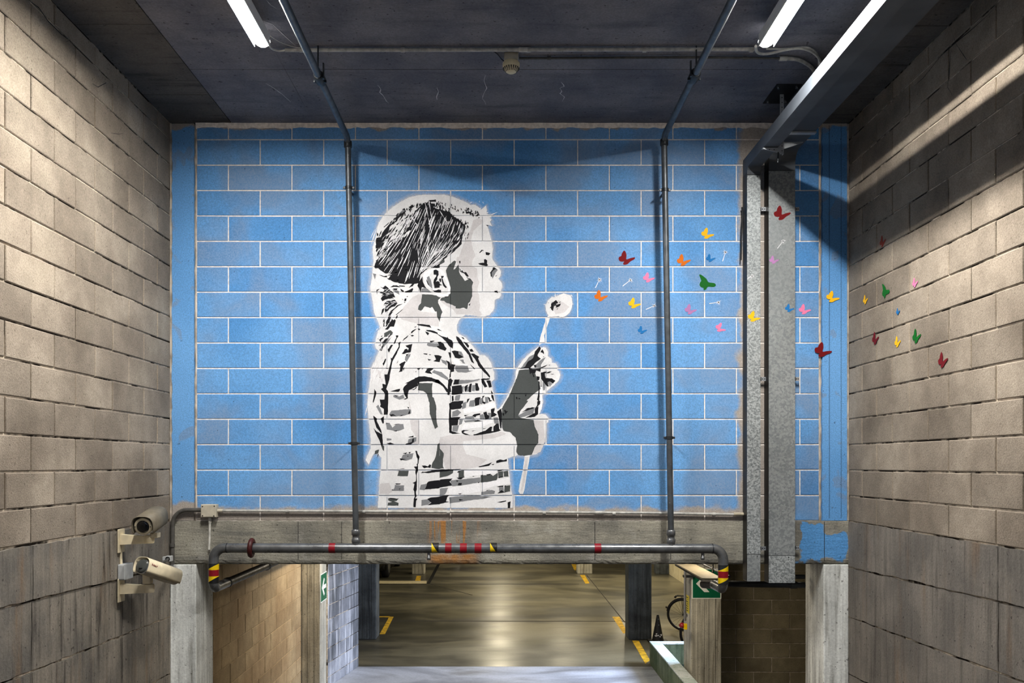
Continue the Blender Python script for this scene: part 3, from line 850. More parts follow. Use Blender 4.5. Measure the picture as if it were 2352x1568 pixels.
def conduit(label, pts, r, mat, clips=(), name='conduit', seg=12, sockets=()):
    t = thing(name, label, 'conduit' if name == 'conduit' else 'cable', pts[0])
    MB().tube(pts, r, seg).build('tube_run', mat, t)
    for (p, ax) in clips:
        MB().lathe([(r + .004, -.012), (r + .004, .012)], p, ax, 12).build('clip', mat, t)
    for (p, ax, L, mt) in sockets:
        MB().lathe([(r + .003, 0), (r + .003, L)], p, ax, 14).build('socket', mt, t)
    return t
conduit('grey conduit running level from the beige box to the ducts, under the girl',
        [P(497, 1172.5, ZQ), P(820, 1174, ZQ), P(1250, 1176, ZQ), P(1500, 1178, ZQ), P(1711, 1181.5, ZQ)], .0105, 'conduit',
        [(P(px, 1172.5 + (px - 497) * .0072, ZQ), (1, 0, 0)) for px in (660, 835, 1030, 1250, 1410, 1640)],
        sockets=[(P(497, 1172.5, ZQ), (1, 0, 0), .05, 'box_beige'), (P(1365, 1177, ZQ), (1, 0, 0), .08, 'conduit'), (P(1685, 1180.5, ZQ), (1, 0, 0), .09, 'cream_dirty')])
conduit('pale vertical conduit dropping from the beige box to the pipe elbow', [P(482, 1188, ZQ), P(481.5, 1230, ZQ), P(480, 1262, ZQ)], .0095, 'conduit_light', sockets=[(P(482, 1200, ZQ), (0, 0, 1), .04, 'conduit_light')])
conduit('sooty conduit curving down into the left corner from the beige box',
        fillet([P(462, 1171, ZQ - .01), P(397, 1171, ZQ - .01), P(396, 1296, ZQ - .02)], .17, 12), .016, 'conduit_dark', [(P(396, 1252, ZQ - .02), (0, 0, 1))])
z_ = 5.505
conduit('straight grey conduit crossing the ceiling between the two lit battens', [ceil_pt(655, 115, ZC - .02), ceil_pt(1733, 113, ZC - .02)], .012, 'conduit',
        [(ceil_pt(px, 114.5, ZC - .02), (1, 0, 0)) for px in (692, 925, 1215, 1480, 1725)], sockets=[(ceil_pt(1192, 114, ZC - .02), (1, 0, 0), .055, 'conduit_light')])
conduit('second thinner conduit on the ceiling leading right from the smoke detector', [ceil_pt(1192, 134, ZC - .016), ceil_pt(1600, 132, ZC - .016), ceil_pt(1795, 134, ZC - .016)], .0085, 'conduit_dark',
        [(ceil_pt(px, 133.5, ZC - .016), (1, 0, 0)) for px in (1261, 1711)])
def smooth(pts, n=6):
    pts = [Vector(p) for p in pts]; out = []
    for i in range(len(pts) - 1):
        a = pts[max(i - 1, 0)]; b = pts[i]; c = pts[i + 1]; d = pts[min(i + 2, len(pts) - 1)]
        for k in range(n):
            s = k / n
            out.append(.5 * ((2 * b) + (c - a) * s + (2 * a - 5 * b + 4 * c - d) * s * s + (3 * b - a - 3 * c + d) * s ** 3))
    out.append(pts[-1]); return out
conduit('pale cable looping from the end of the right batten to the overhead duct',
        smooth([ceil_pt(1736, 106, ZC - .06), ceil_pt(1738, 118, ZC - .04), ceil_pt(1748, 123.5, ZC - .02), ceil_pt(1768, 123, ZC - .02), ceil_pt(1793, 117, ZC - .02), ceil_pt(1828, 111, ZC - .02), ceil_pt(1853, 114, ZC - .02), ceil_pt(1872, 124, ZC - .02), ceil_pt(1884, 140, ZC - .02), ceil_pt(1886, 158, ZC - .02)]), .0085, 'conduit_light', name='cable')
conduit('short straight cable above the looping cable by the right batten', smooth([ceil_pt(1760, 112, ZC - .012), ceil_pt(1808, 112, ZC - .012), ceil_pt(1850, 108.5, ZC - .012), ceil_pt(1870, 116, ZC - .012), ceil_pt(1880, 132, ZC - .012), ceil_pt(1881, 150, ZC - .012)]), .006, 'conduit_light', name='cable')
conduit('ribbed pale hose bending back along the ceiling toward the overhead duct', smooth([ceil_pt(1790, 134, ZC - .016), ceil_pt(1829, 136, ZC - .016), ceil_pt(1852, 146, ZC - .016), ceil_pt(1865, 156, ZC - .016), ceil_pt(1872, 168, ZC - .016)]), .0125, 'conduit', name='cable',
        sockets=[(ceil_pt(1790, 134.5, ZC - .016), (1, 0, 0), .05, 'conduit_light')])
conduit('thin white cable from the end of the left batten to the ceiling conduit', smooth([ceil_pt(618, 104, ZC - .08), ceil_pt(625, 112, ZC - .03), ceil_pt(640, 117, ZC - .02), ceil_pt(658, 115, ZC - .02)]), .006, 'conduit_light', name='cable')
conduit('thin sagging wire between the left batten and the dark pipe', smooth([ceil_pt(617, 80, ZC - .07), ceil_pt(640, 95, ZC - .05), ceil_pt(668, 106, ZC - .03), ceil_pt(690, 110, ZC - .03)]), .002, 'conduit_light', name='cable', seg=6)
conduit('thin black wire from the ceiling conduit to the smoke detector', smooth([ceil_pt(1132, 117, ZC - .02), ceil_pt(1142, 124, ZC - .012), ceil_pt(1152, 136, ZC - .012), ceil_pt(1160, 142, ZC - .03)]), .0035, 'black', name='cable', seg=6)
conduit('loose black cable hanging down the left edge of the narrow duct', smooth([P(1704, 476, 6.71), P(1706, 495, 6.70), P(1704, 520, 6.70), P(1703, 560, 6.70), P(1702, 597, 6.70)]), .006, 'black', name='cable', seg=8)

# smoke detector
c = ceil_pt(1174, 127); cy_ = c.y
t = thing('smoke_detector', 'round ivory smoke detector under a square base on the ceiling', 'smoke detector', (c.x, cy_, ZC))
MB().box(c.x - .046, c.x + .046, cy_ - .04, cy_ + .04, ZC - .045, ZC, .005).build('mounting_box', 'box_beige', t)
MB().lathe([(.045, 0), (.056, .012), (.057, .03), (.055, .036)], (c.x, cy_, ZC - .044), (0, 0, -1), 28).build('collar', 'ivory', t)
MB().lathe([(.054, 0), (.050, .012), (.040, .028), (.024, .038), (.001, .041)], (c.x, cy_, ZC - .08), (0, 0, -1), 28).build('cap', 'ivory', t)
for k in range(20):
    a = 2 * math.pi * k / 20; d = Vector((math.cos(a), math.sin(a), 0))
    p = Vector((c.x, cy_, ZC - .088)) + d * .0525; q = Vector((c.x, cy_, ZC - .112)) + d * .034
    MB().tube([p, q], [.0042, .0028], 5).build('vent_slot', 'black', t)

# ================================================================== DUCTS
def duct(name, label, x0, x1, top, bot, yf, zfoot, mat, seams, elbow, foot_mat):
    t = thing(name, label, 'duct', ((x0 + x1) / 2, yf, zfoot))
    prof = [(-3, top), (W - .012, top), (W - .012, zfoot)]
    down = [zfoot] + seams
    # overhead run with its bend, as one skin
    zk = seams[-1]
    e = elbow
    arc = [(yf - e + e * math.sin(a), bot - e + e * math.cos(a)) for a in [k * math.pi / 2 / 6 for k in range(7)]]
    poly = [(-3, top), (W - .012, top), (W - .012, zk + .001), (yf, zk + .001), (yf, bot - e)] + [p for p in arc[::-1][1:]] + [(-3, bot)]
    m = MB(); m.prism(poly, (x0, 0, 0), (0, 1, 0), (0, 0, 1), (x1 - x0, 0, 0)); m.build('overhead_run', 'galv_dark', t)
    zs = [zk] + seams[::-1][1:] + [zfoot]
    for i in range(len(zs) - 1):
        o = MB().box(x0 + (.001 if i else 0), x1 - (.001 if i else 0), yf + (.0015 if i else 0), W - .012, zs[i + 1], zs[i] - .004, .0012).build('duct_panel', foot_mat if i == len(zs) - 2 else mat, t)
    MB().box(x0 - .0012, x0 + .0005, yf + .004, W - .012, zfoot + .004, zk + .02).build('side_strip', 'black', t)  # black plate over the left side face of the vertical duct
    for z in zs[:-1]:
        MB().box(x0 + .003, x1 - .003, yf + .004, W - .014, z - .007, z + .003).build('joint_shadow', 'black', t)
        for q in (.25, .75):
            MB().lathe([(.0035, 0), (.0035, .003)], (x0 + (x1 - x0) * q, yf - .002, z + (.012 if q < .5 else -.016)), (0, 1, 0), 8).build('rivet', 'steel_dark', t)
    return t
dA = duct('ventilation_duct', 'narrow galvanised duct running overhead and down the wall, yellow butterfly on it', 1.911, FX(1747, 6.628), EZ + 2.385, EZ + 2.295, 6.628, FZ(1335, 6.628), 'galv_coarse', [FZ(1272, 6.628), FZ(401, 6.628)], .035, 'galv')
dB = duct('ventilation_duct', 'wide galvanised duct running overhead and down the wall, red butterfly on it', 2.079, FX(1826.5, 6.628), EZ + 2.53, EZ + 2.41, 6.628, FZ(1338.5, 6.628), 'galv', [FZ(1275, 6.628), FZ(391, 6.628)], .10, 'galv_coarse')
# perforated fixing strips between and beside the ducts
def fix_strip(label, px0, px1, py, zz=6.70):
    t = thing('fixing_strip', label, 'bracket', P((px0 + px1) / 2, py, zz))
    MB().box(FX(px0, zz), FX(px1, zz), zz, zz + .003, FZ(py + 4.5, zz), FZ(py - 4.5, zz)).build('strip_plate', 'bracket', t)
    MB().box(FX(px0, zz), FX(px0, zz) + .004, zz, W, FZ(py + 4.5, zz), FZ(py - 4.5, zz)).build('strip_return', 'bracket', t)
    for q in (.3, .7):
        x = FX(px0 + (px1 - px0) * q, zz)
        MB().lathe([(.0045, 0), (.0045, .0015)], (x, zz - .001, FZ(py, zz)), (0, 1, 0), 8).build('strip_hole', 'black', t)
for py, wd in ((480, 'top'), (870, 'middle'), (1259, 'bottom')):
    fix_strip('perforated zinc strip between the two ducts, the %s one' % wd, 1747.5, 1760, py)
for py, wd in ((480, 'top'), (870, 'middle'), (1258, 'bottom')):
    fix_strip('dark perforated strip at the right edge of the wide duct, the %s one' % wd, 1827, 1836, py)
# ceiling hanger of the ducts
hx, hy = 2.043, 6.21
t = thing('duct_hanger', 'slotted steel hanger post holding the ducts from a black ceiling plate', 'bracket', (hx, hy, ZC))
MB().box(hx - .09, hx + .09, hy - .16, hy + .16, ZC - .006, ZC).build('ceiling_plate', 'black', t)
for sx, sy in ((-1, -1), (1, -1), (-1, 1), (1, 1)):
    MB().lathe([(.009, 0), (.009, .012)], (hx + sx * .065, hy + sy * .12, ZC - .006), (0, 0, -1), 8).build('anchor_bolt', 'chrome', t)
MB().box(hx - .015, hx + .013, hy - .002, hy + .002, EZ + 2.245, ZC - .006).build('slotted_post', 'bracket', t)
MB().box(hx + .010, hx + .013, hy, hy + .03, EZ + 2.245, ZC - .006).build('post_flange', 'bracket', t)
z = ZC - .03
while z > EZ + 2.26:
    MB().lathe([(.004, 0), (.004, .0012)], (hx, hy - .003, z), (0, 1, 0), 6).build('slot_hole', 'black', t); z -= .035
m = MB(); m.prism([(hx - .015, EZ + 2.252), (hx - .015, EZ + 2.29), (1.905, EZ + 2.29), (1.905, EZ + 2.283)], (0, hy - .003, 0), (1, 0, 0), (0, 0, 1), (0, .004, 0)); m.build('support_arm', 'bracket', t)
MB().box(1.905, hx, hy, hy + .03, EZ + 2.288, EZ + 2.292).build('arm_flange', 'bracket', t)
for q in (1.95, 1.985): MB().lathe([(.004, 0), (.004, .0012)], (q, hy - .005, EZ + 2.276), (0, 1, 0), 6).build('slot_hole', 'black', t)
MB().tube([(hx - .03, hy - .01, EZ + 2.255), (hx - .034, hy - .01, EZ + 2.18)], .006, 8).build('threaded_rod', 'steel_dark', t)
t = thing('duct_bracket', 'light steel bar crossing under the wide overhead duct near the wall', 'bracket', (2.18, 6.3, EZ + 2.4))
MB().box(2.06, 2.29, 6.20, 6.24, EZ + 2.396, EZ + 2.408).build('cross_bar', 'bracket', t)
m = MB(); m.prism([(2.03, EZ + 2.33), (2.10, EZ + 2.335), (2.25, EZ + 2.385), (2.25, EZ + 2.392), (2.03, EZ + 2.385)], (0, 6.36, 0), (1, 0, 0), (0, 0, 1), (0, .004, 0)); m.build('gusset_plate', 'bracket', t)

# ================================================================== SURVEILLANCE CAMERAS
def arm(label, zc, y, xe, stub=None):
    t = thing('wall_bracket', label, 'bracket', (XL, y, zc))
    MB().box(XL + .013, XL + .022, y - .05, y + .05, zc - .075, zc + .085, .003).build('wall_plate', 'cream', t)
    n = 8; vs = []; fs = []
    for i in range(n + 1):
        s = i / n; x = XL + .022 + (xe - XL - .05) * s; h = .038 - .012 * s; d = .03 - .004 * s
        zm = zc + .018 - .004 * s
        vs += [(x, y - d, zm - h), (x, y + d, zm - h), (x, y + d * .8, zm + h * .8), (x, y - d * .8, zm + h * .8)]
    for i in range(n):
        for k in range(4): fs.append((i * 4 + k, i * 4 + (k + 1) % 4, i * 4 + 4 + (k + 1) % 4, i * 4 + 4 + k))
    fs += [(0, 1, 2, 3), tuple(n * 4 + k for k in range(4))]
    MB().add(vs, fs).build('arm', 'cream', t)
    MB().lathe([(.030, 0), (.034, .006), (.034, .05), (.030, .056)], (xe - .03, y, zc - .012), (0, 0, 1), 20).build('arm_head', 'cream', t)
    return t
YB = 5.84
xe = FX(353, YB)
zu = FZ(1239, YB); zd = FZ(1352, YB)
arm('cream wall bracket carrying the upper camera', zu - .012, YB, xe)
tb = arm('cream wall bracket carrying the lower camera', zd - .012, YB, xe)
c0 = Vector((xe - .035, YB, zd + .04))
MB().box(c0.x - .032, c0.x + .022, YB - .028, YB + .028, c0.z - .005, c0.z + .062, .006).build('swivel_head', 'cream', tb)

def camera_body(label, front, back, r, shade_mat, glass_r, logo=False, lensmat='lens', hood=.07):
    front = Vector(front); back = Vector(back); ax = (back - front).normalized(); L = (back - front).length
    t = thing('security_camera', label, 'camera', (front + back) / 2)
    side = ax.cross(Vector((0, 0, 1))).normalized(); up = side.cross(ax).normalized()
    if up.z < 0: up = -up
    MB().lathe([(r * .93, .012), (r, .03), (r, L - .01), (r * .9, L)], front, ax, 28).build('housing', 'cream_dirty', t)
    # sunshield: a rounded-square cover over the top and sides
    seg = 18; vs = []; fs = []
    for lay in (0, 1):
        rr = r * 1.16 + lay * .004
        for s in (-.012, L * .96):
            for k in range(seg + 1):
                a = math.radians(-38) + math.radians(256) * k / seg
                ca, sa = math.cos(a), math.sin(a)
                q = (abs(ca) ** 3 + abs(sa) ** 3) ** (-1 / 3) * rr
                vs.append(front + ax * s + side * ca * q + up * sa * q)
    n = seg + 1
    for k in range(seg):
        fs += [(k, k + 1, n + k + 1, n + k), (2 * n + k, 3 * n + k, 3 * n + k + 1, 2 * n + k + 1),
               (k, 2 * n + k, 2 * n + k + 1, k + 1), (n + k, n + k + 1, 3 * n + k + 1, 3 * n + k)]
    fs += [(0, n, 3 * n, 2 * n), (seg, 2 * n + seg, 3 * n + seg, n + seg)]
    MB().add(vs, fs, True).build('sunshield', shade_mat, t)
    m = MB()
    pr = [(glass_r, .004), (r * .97, .0), (r, .006), (r, .02), (glass_r * .98, .02)]
    m.lathe(pr, front - ax * .004, ax, 32); 
    o = m.build('front_ring', 'cream' if lensmat == 'lens' else 'chrome', t)
    MB().lathe([(.001, -.003), (glass_r * .7, -.002), (glass_r, .002), (glass_r, .012)], front - ax * .006, ax, 28).build('glass', lensmat, t)
    if lensmat == 'lens':
        MB().lathe([(.012, 0), (.012, .002)], front - ax * .011 + side * -.004, ax, 16).build('lens_core', 'black_gloss', t)
        for s in (-1, 1): MB().lathe([(.0035, 0), (.0035, .003)], front - ax * .007 + side * s * (glass_r + r) / 2 * 1.02, ax, 8).build('ring_screw', 'black', t)
    else:
        MB().box(-.012, .012, -.002, .002, -.005, .005).build('inner_lens', 'black', t).matrix_basis = Matrix.Translation(front - ax * .010 - up * r * .35)
    if logo:
        # small red lettering on the flank of the shield, kept as faint strokes
        base = front + ax * .015 - side * 0
        flank = side if side.y < 0 else -side
        o_ = front + ax * .012 + flank * (r * 1.16 + .005) + up * (r * .30)
        strokes = [[(0, 0), (.004, .012), (.008, 0)], [(.010, .010), (.014, .000), (.018, .010)], [(.021, 0), (.021, .010)], [(.030, .009), (.025, .006), (.026, .001), (.031, .001), (.031, .005)],
                   [(.035, .010), (.035, 0), (.040, 0)], [(.044, .005), (.047, .009), (.050, .005), (.047, .000), (.044, .005)]]
        m = MB()
        for st in strokes: m.tube([o_ + ax * (a * 1.1) + up * (b * 1.2 - .004) for a, b in st], .0013, 5)
        m.build('red_lettering', 'tape_red', t)
    return t
f1 = P(328.5, 1209, 5.70); b1 = Vector((f1.x - .012, 5.985, f1.z + .055))
cam1 = camera_body('upper cream surveillance camera with a dark round lens facing the viewer', f1, b1, .058, 'shade_olive', .041)
MB().box(f1.x - .0, f1.x + .05, YB - .03, YB + .03, f1.z - .085, f1.z - .05, .004).build('mounting_foot', 'cream_dirty', cam1)
f2 = P(327, 1300, 5.68); b2 = P(404, 1327, 5.99)
cam2 = camera_body('lower cream surveillance camera turned aside with small red lettering', f2, b2, .050, 'cream', .046, True, 'window_glass')

jb = thing('junction_box', 'small light grey box on the left wall between the two camera brackets', 'box', P(278, 1314, YB))
xa = FX(268.5, 5.80) ; 
MB().box(XL + .012, XL + .062, 5.80, 5.93, FZ(1332, 5.80), FZ(1296, 5.80), .003).build('box_body', 'box_grey', jb)
MB().box(XL + .015, XL + .058, 5.795, 5.802, FZ(1330, 5.80), FZ(1298, 5.80), .002).build('box_lid', 'box_grey', jb)
conduit('short cream conduit between the upper bracket and the grey box', [P(277, 1256, YB), P(278, 1297, YB)], .010, 'cream')
conduit('short cream conduit between the grey box and the lower bracket', [P(271, 1331, YB), P(271, 1343, YB)], .010, 'cream')
t = thing('cable_clip', 'small pale square clip with a black cable eye beside the lower camera', 'clip', P(385, 1283, 6.55))
MB().box(FX(379, 6.55), FX(392, 6.55), 6.55, 6.60, FZ(1289, 6.55), FZ(1277, 6.55), .002).build('clip_plate', 'box_grey', t)
MB().box(XL + .012, FX(380, 6.55), 6.57, 6.60, FZ(1288, 6.55), FZ(1279, 6.55)).build('clip_arm', 'box_grey', t)
MB().tube([P(385, 1283, 6.548) + Vector((math.cos(a) * .014, 0, math.sin(a) * .014)) for a in [k * math.pi / 6 for k in range(12)]], .004, 8, closed=True).build('cable_eye', 'black', t)
conduit('black cable drooping from the lower camera to its clip', smooth([b2 + Vector((-.06, -.02, .05)), P(372, 1292, 6.3), P(383, 1287, 6.5), P(386, 1283, 6.545)]), .008, 'conduit_dark', name='cable')

# ================================================================== IN THE GARAGE
# near light channel under the lintel
t = thing('light_channel', 'cream enamelled light channel seen from below behind the beam at the right', 'light', (1.78, 7.15, 2.15))
MB().box(1.68, 1.855, 7.13, 8.5, 2.140, 2.154, .004).build('cover_plate', 'cream', t)
MB().box(1.73, 1.81, 7.14, 8.48, 2.10, 2.141).build('housing', 'steel_dark', t)
MB().tube([(1.90, 7.1, 2.17), (1.90, 8.5, 2.17)], .012, 10).build('side_rail', 'steel_dark', t)
for k in range(5): MB().box(1.872, 1.886, 7.2 + k * .035, 7.215 + k * .035, 2.155, 2.185).build('bracket_tooth', 'steel_dark', t)
for y in (7.5, 8.3): MB().box(1.86, 1.87, y, y + .02, 2.15, 2.55).build('drop_rod', 'steel_dark', t)

# exit signs
def arrow_sign(label, o, ux, uy, w_, h, nrm, big):
    o = Vector(o); ux = Vector(ux); uy = Vector(uy); n = Vector(nrm)
    t = thing('exit_sign', label, 'sign', o + ux * w_ / 2 + uy * h / 2)
    MB().prism([(0, 0), (w_, 0), (w_, h), (0, h)], o + n * .001, ux, uy, n * .004).build('sign_border', 'sign_white', t)
    b = .012
    MB().prism([(b, b), (w_ - b, b), (w_ - b, h - b), (b, h - b)], o + n * .005, ux, uy, n * .001).build('sign_field', 'sign_green', t)
    s = h
    ar = [(.14, .5), (.42, .22), (.60, .22), (.42, .42), (.88, .42), (.88, .58), (.42, .58), (.60, .78), (.42, .78)]
    if not big: ar = [(.16, .5), (.50, .18), (.62, .24), (.44, .43), (.86, .43), (.86, .57), (.44, .57), (.62, .76), (.50, .82)]
    MB().prism([(a * w_, c * h) for a, c in ar], o + n * .006, ux, uy, n * .001).build('arrow', 'sign_white', t)
    return t
arrow_sign('narrow-looking green sign with a white arrow on the side of the tan pillar', (-2.406, 11.50, 1.238), (0, 1, 0), (0, 0, 1), .40, .385, (1, 0, 0), False)
arrow_sign('large green arrow sign on the pillar half hidden by the pipe elbow', (2.552, 11.40, 1.315), (1, 0, 0), (0, 0, 1), .39, .40, (0, -1, 0), True)
t = thing('notice_sign', 'small yellow notice with dark vertical lettering on the side of the sign pillar', 'sign', (2.546, 11.62, 1.2))
MB().prism([(0, 0), (.22, 0), (.22, .235), (0, .235)], (2.5455, 11.52, 1.09), (0, 1, 0), (0, 0, 1), (-.004, 0, 0)).build('sign_plate', 'sign_yellow', t)
m = MB()
for k, (a, b_) in enumerate(((.02, .10), (.05, .10), (.08, .10), (.11, .06), (.14, .10), (.17, .03), (.195, .10))):
    m.prism([(.05, a), (.05 + b_, a), (.05 + b_, a + .012), (.05, a + .012)], (2.541, 11.53, 1.095), (0, 1, 0), (0, 0, 1), (-.001, 0, 0))
m.build('lettering', 'black', t)['kind'] = 'stuff'
xp = FX(1574, 11.35)
t = thing('vertical_conduit', 'slim metal conduit standing along the left edge of the sign pillar', 'conduit', (xp, 11.35, .9))
MB().tube([(xp, 11.36, FZ(1425, 11.36)), (xp, 11.36, 2.54)], .017, 12).build('tube_run', 'chrome', t)
MB().box(xp - .02, 2.56, 11.35, 11.42, 1.6, 1.63).build('clamp', 'steel_dark', t)
MB().lathe([(.03, 0), (.03, .02)], (xp, 11.36, FZ(1413, 11.36)), (1, .3, 0), 10).build('clamp_knob', 'chrome', t)
t = thing('red_yellow_fitting', 'round red lens with a yellow block at the foot of the slim conduit', 'lamp', P(1572, 1437, 11.3))  # round red piece beside a yellow block
MB().lathe([(.005, 0), (.03, .012), (.038, .03), (.038, .04)], P(1568, 1437, 11.30), (0, 1, 0), 18).build('red_lens', 'tape_red', t)
MB().box(FX(1571, 11.3), FX(1578, 11.3), 11.28, 11.34, FZ(1445, 11.3), FZ(1432, 11.3), .004).build('yellow_block', 'tape_yellow', t)

# pit curb
cx0, cx1, hcb = 2.33, 2.49, .352
t = thing('pit_curb', 'low mossy green curb with a pale cap around the pit at the lower right', 'curb', (cx0, 13.3, 0))
MB().box(cx0, cx1, 9.4, 13.33, 0, hcb - .02).build('long_side', 'green_curb', t)
MB().box(cx1, 4.28, 13.17, 13.33, 0, hcb - .02).build('short_side', 'green_curb', t)
MB().box(cx0 - .005, cx1 + .005, 9.4, 13.335, hcb - .02, hcb, .004).build('long_cap', 'curb_cap', t)
MB().box(cx1 + .006, 4.28, 13.165, 13.335, hcb - .02, hcb, .004).build('short_cap', 'curb_cap', t)
MB().box(cx1, 4.28, 12.06, 13.17, .001, .03).build('pit_floor', 'green_floor', t)

# floor joints and drains belong to the floor
def floor_poly(name, pix, mat, h=.002, parent=fl):
    pts = [floor_pt(*p) for p in pix]
    m = MB(); m.prism([(p.x, p.y) for p in pts], (0, 0, .0005), (1, 0, 0), (0, 1, 0), (0, 0, h)); return m.build(name, mat, parent)
floor_poly('floor_joint', [(860, 1425), (1450, 1426), (1450, 1427.2), (860, 1426.3)], 'conc_joint', .001)
floor_poly('floor_joint', [(1346.5, 1320), (1348, 1320), (1436.5, 1429), (1434, 1429)], 'conc_joint', .001)
floor_poly('floor_joint', [(988, 1340.6), (1330, 1340.6), (1330, 1341.3), (988, 1341.3)], 'conc_joint', .001)
floor_poly('floor_joint', [(987, 1341), (989, 1341), (1086, 1366), (1084, 1366.6)], 'conc_joint', .001)
floor_poly('drain_channel', [(979.5, 1340.5), (987.5, 1340.5), (1013, 1291), (1006.5, 1291)], 'black', .001)
floor_poly('floor_step', [(780, 1334.5), (980, 1334.5), (979.5, 1340.3), (780, 1340.3)], 'plaster', .012)
floor_poly('floor_joint', [(780, 1340.6), (979.5, 1340.6), (979.5, 1342), (780, 1342)], 'black', .001)
def marking(label, polys):
    t = thing('floor_marking', label, 'floor marking', floor_pt(*polys[0][0]))
    for p in polys: floor_poly('painted_stroke', p, 'yellow_line', .0015, t)
marking('yellow corner marking on the floor beside the dark left pillar', [[(894, 1416), (904, 1416), (884, 1456), (872, 1456)], [(868, 1415), (896, 1415), (894.5, 1417.2), (868, 1417.2)]])
marking('yellow floor stripe leading to the dark pillar by the traffic cone', [[(1406, 1416), (1423, 1416), (1441, 1452), (1432, 1455)]])
marking('yellow floor stripe beside the pit curb', [[(1452, 1471), (1467, 1471), (1493, 1516), (1482, 1524)]])
marking('yellow floor dash in front of the far short-looking pillar', [[(1332, 1320), (1343, 1320), (1354, 1339), (1345, 1340)]])
marking('small yellow floor dash left of the far short-looking pillar', [[(1312, 1294), (1324, 1294), (1326, 1309), (1319, 1309)]])
marking('yellow floor dash in the shade by the left far pillar', [[(957, 1322), (967, 1322), (965, 1339), (952, 1339)]])

# traffic cone
c = Vector((FX(1511, 15.0), 15.0, 0))
t = thing('traffic_cone', 'black traffic cone with a worn white mark standing by the dark pillar', 'cone', c)
MB().box(c.x - .17, c.x + .17, 14.85, 15.15, 0, .025, .01).build('base_plate', 'black', t)
MB().lathe([(.105, .02), (.095, .06), (.022, .455), (.016, .47)], c, (0, 0, 1), 24).build('cone_body', 'black', t)
for k in range(9):
    a = -math.pi / 2 + R.uniform(-.7, .7); z = .10 + R.uniform(0, .05); r = .0965 - (z - .06) * .185
    MB().box(-.014, .014, -.0015, .0015, -.008, .008).build('white_mark', 'p_bright', t).matrix_basis = Matrix.Translation((c.x + math.cos(a) * r, 15 + math.sin(a) * r, z)) @ Matrix.Rotation(a + math.pi / 2, 4, 'Z') @ Matrix.Rotation(R.uniform(-.5, .5), 4, 'Y')
for z in (.30, .40):
    a = -math.pi / 2 + .1; r = .0965 - (z - .06) * .185
    MB().box(-.010, .010, -.0015, .0015, -.006, .006).build('white_mark', 'p_mid', t).matrix_basis = Matrix.Translation((c.x + math.cos(a) * r, 15 + math.sin(a) * r, z))

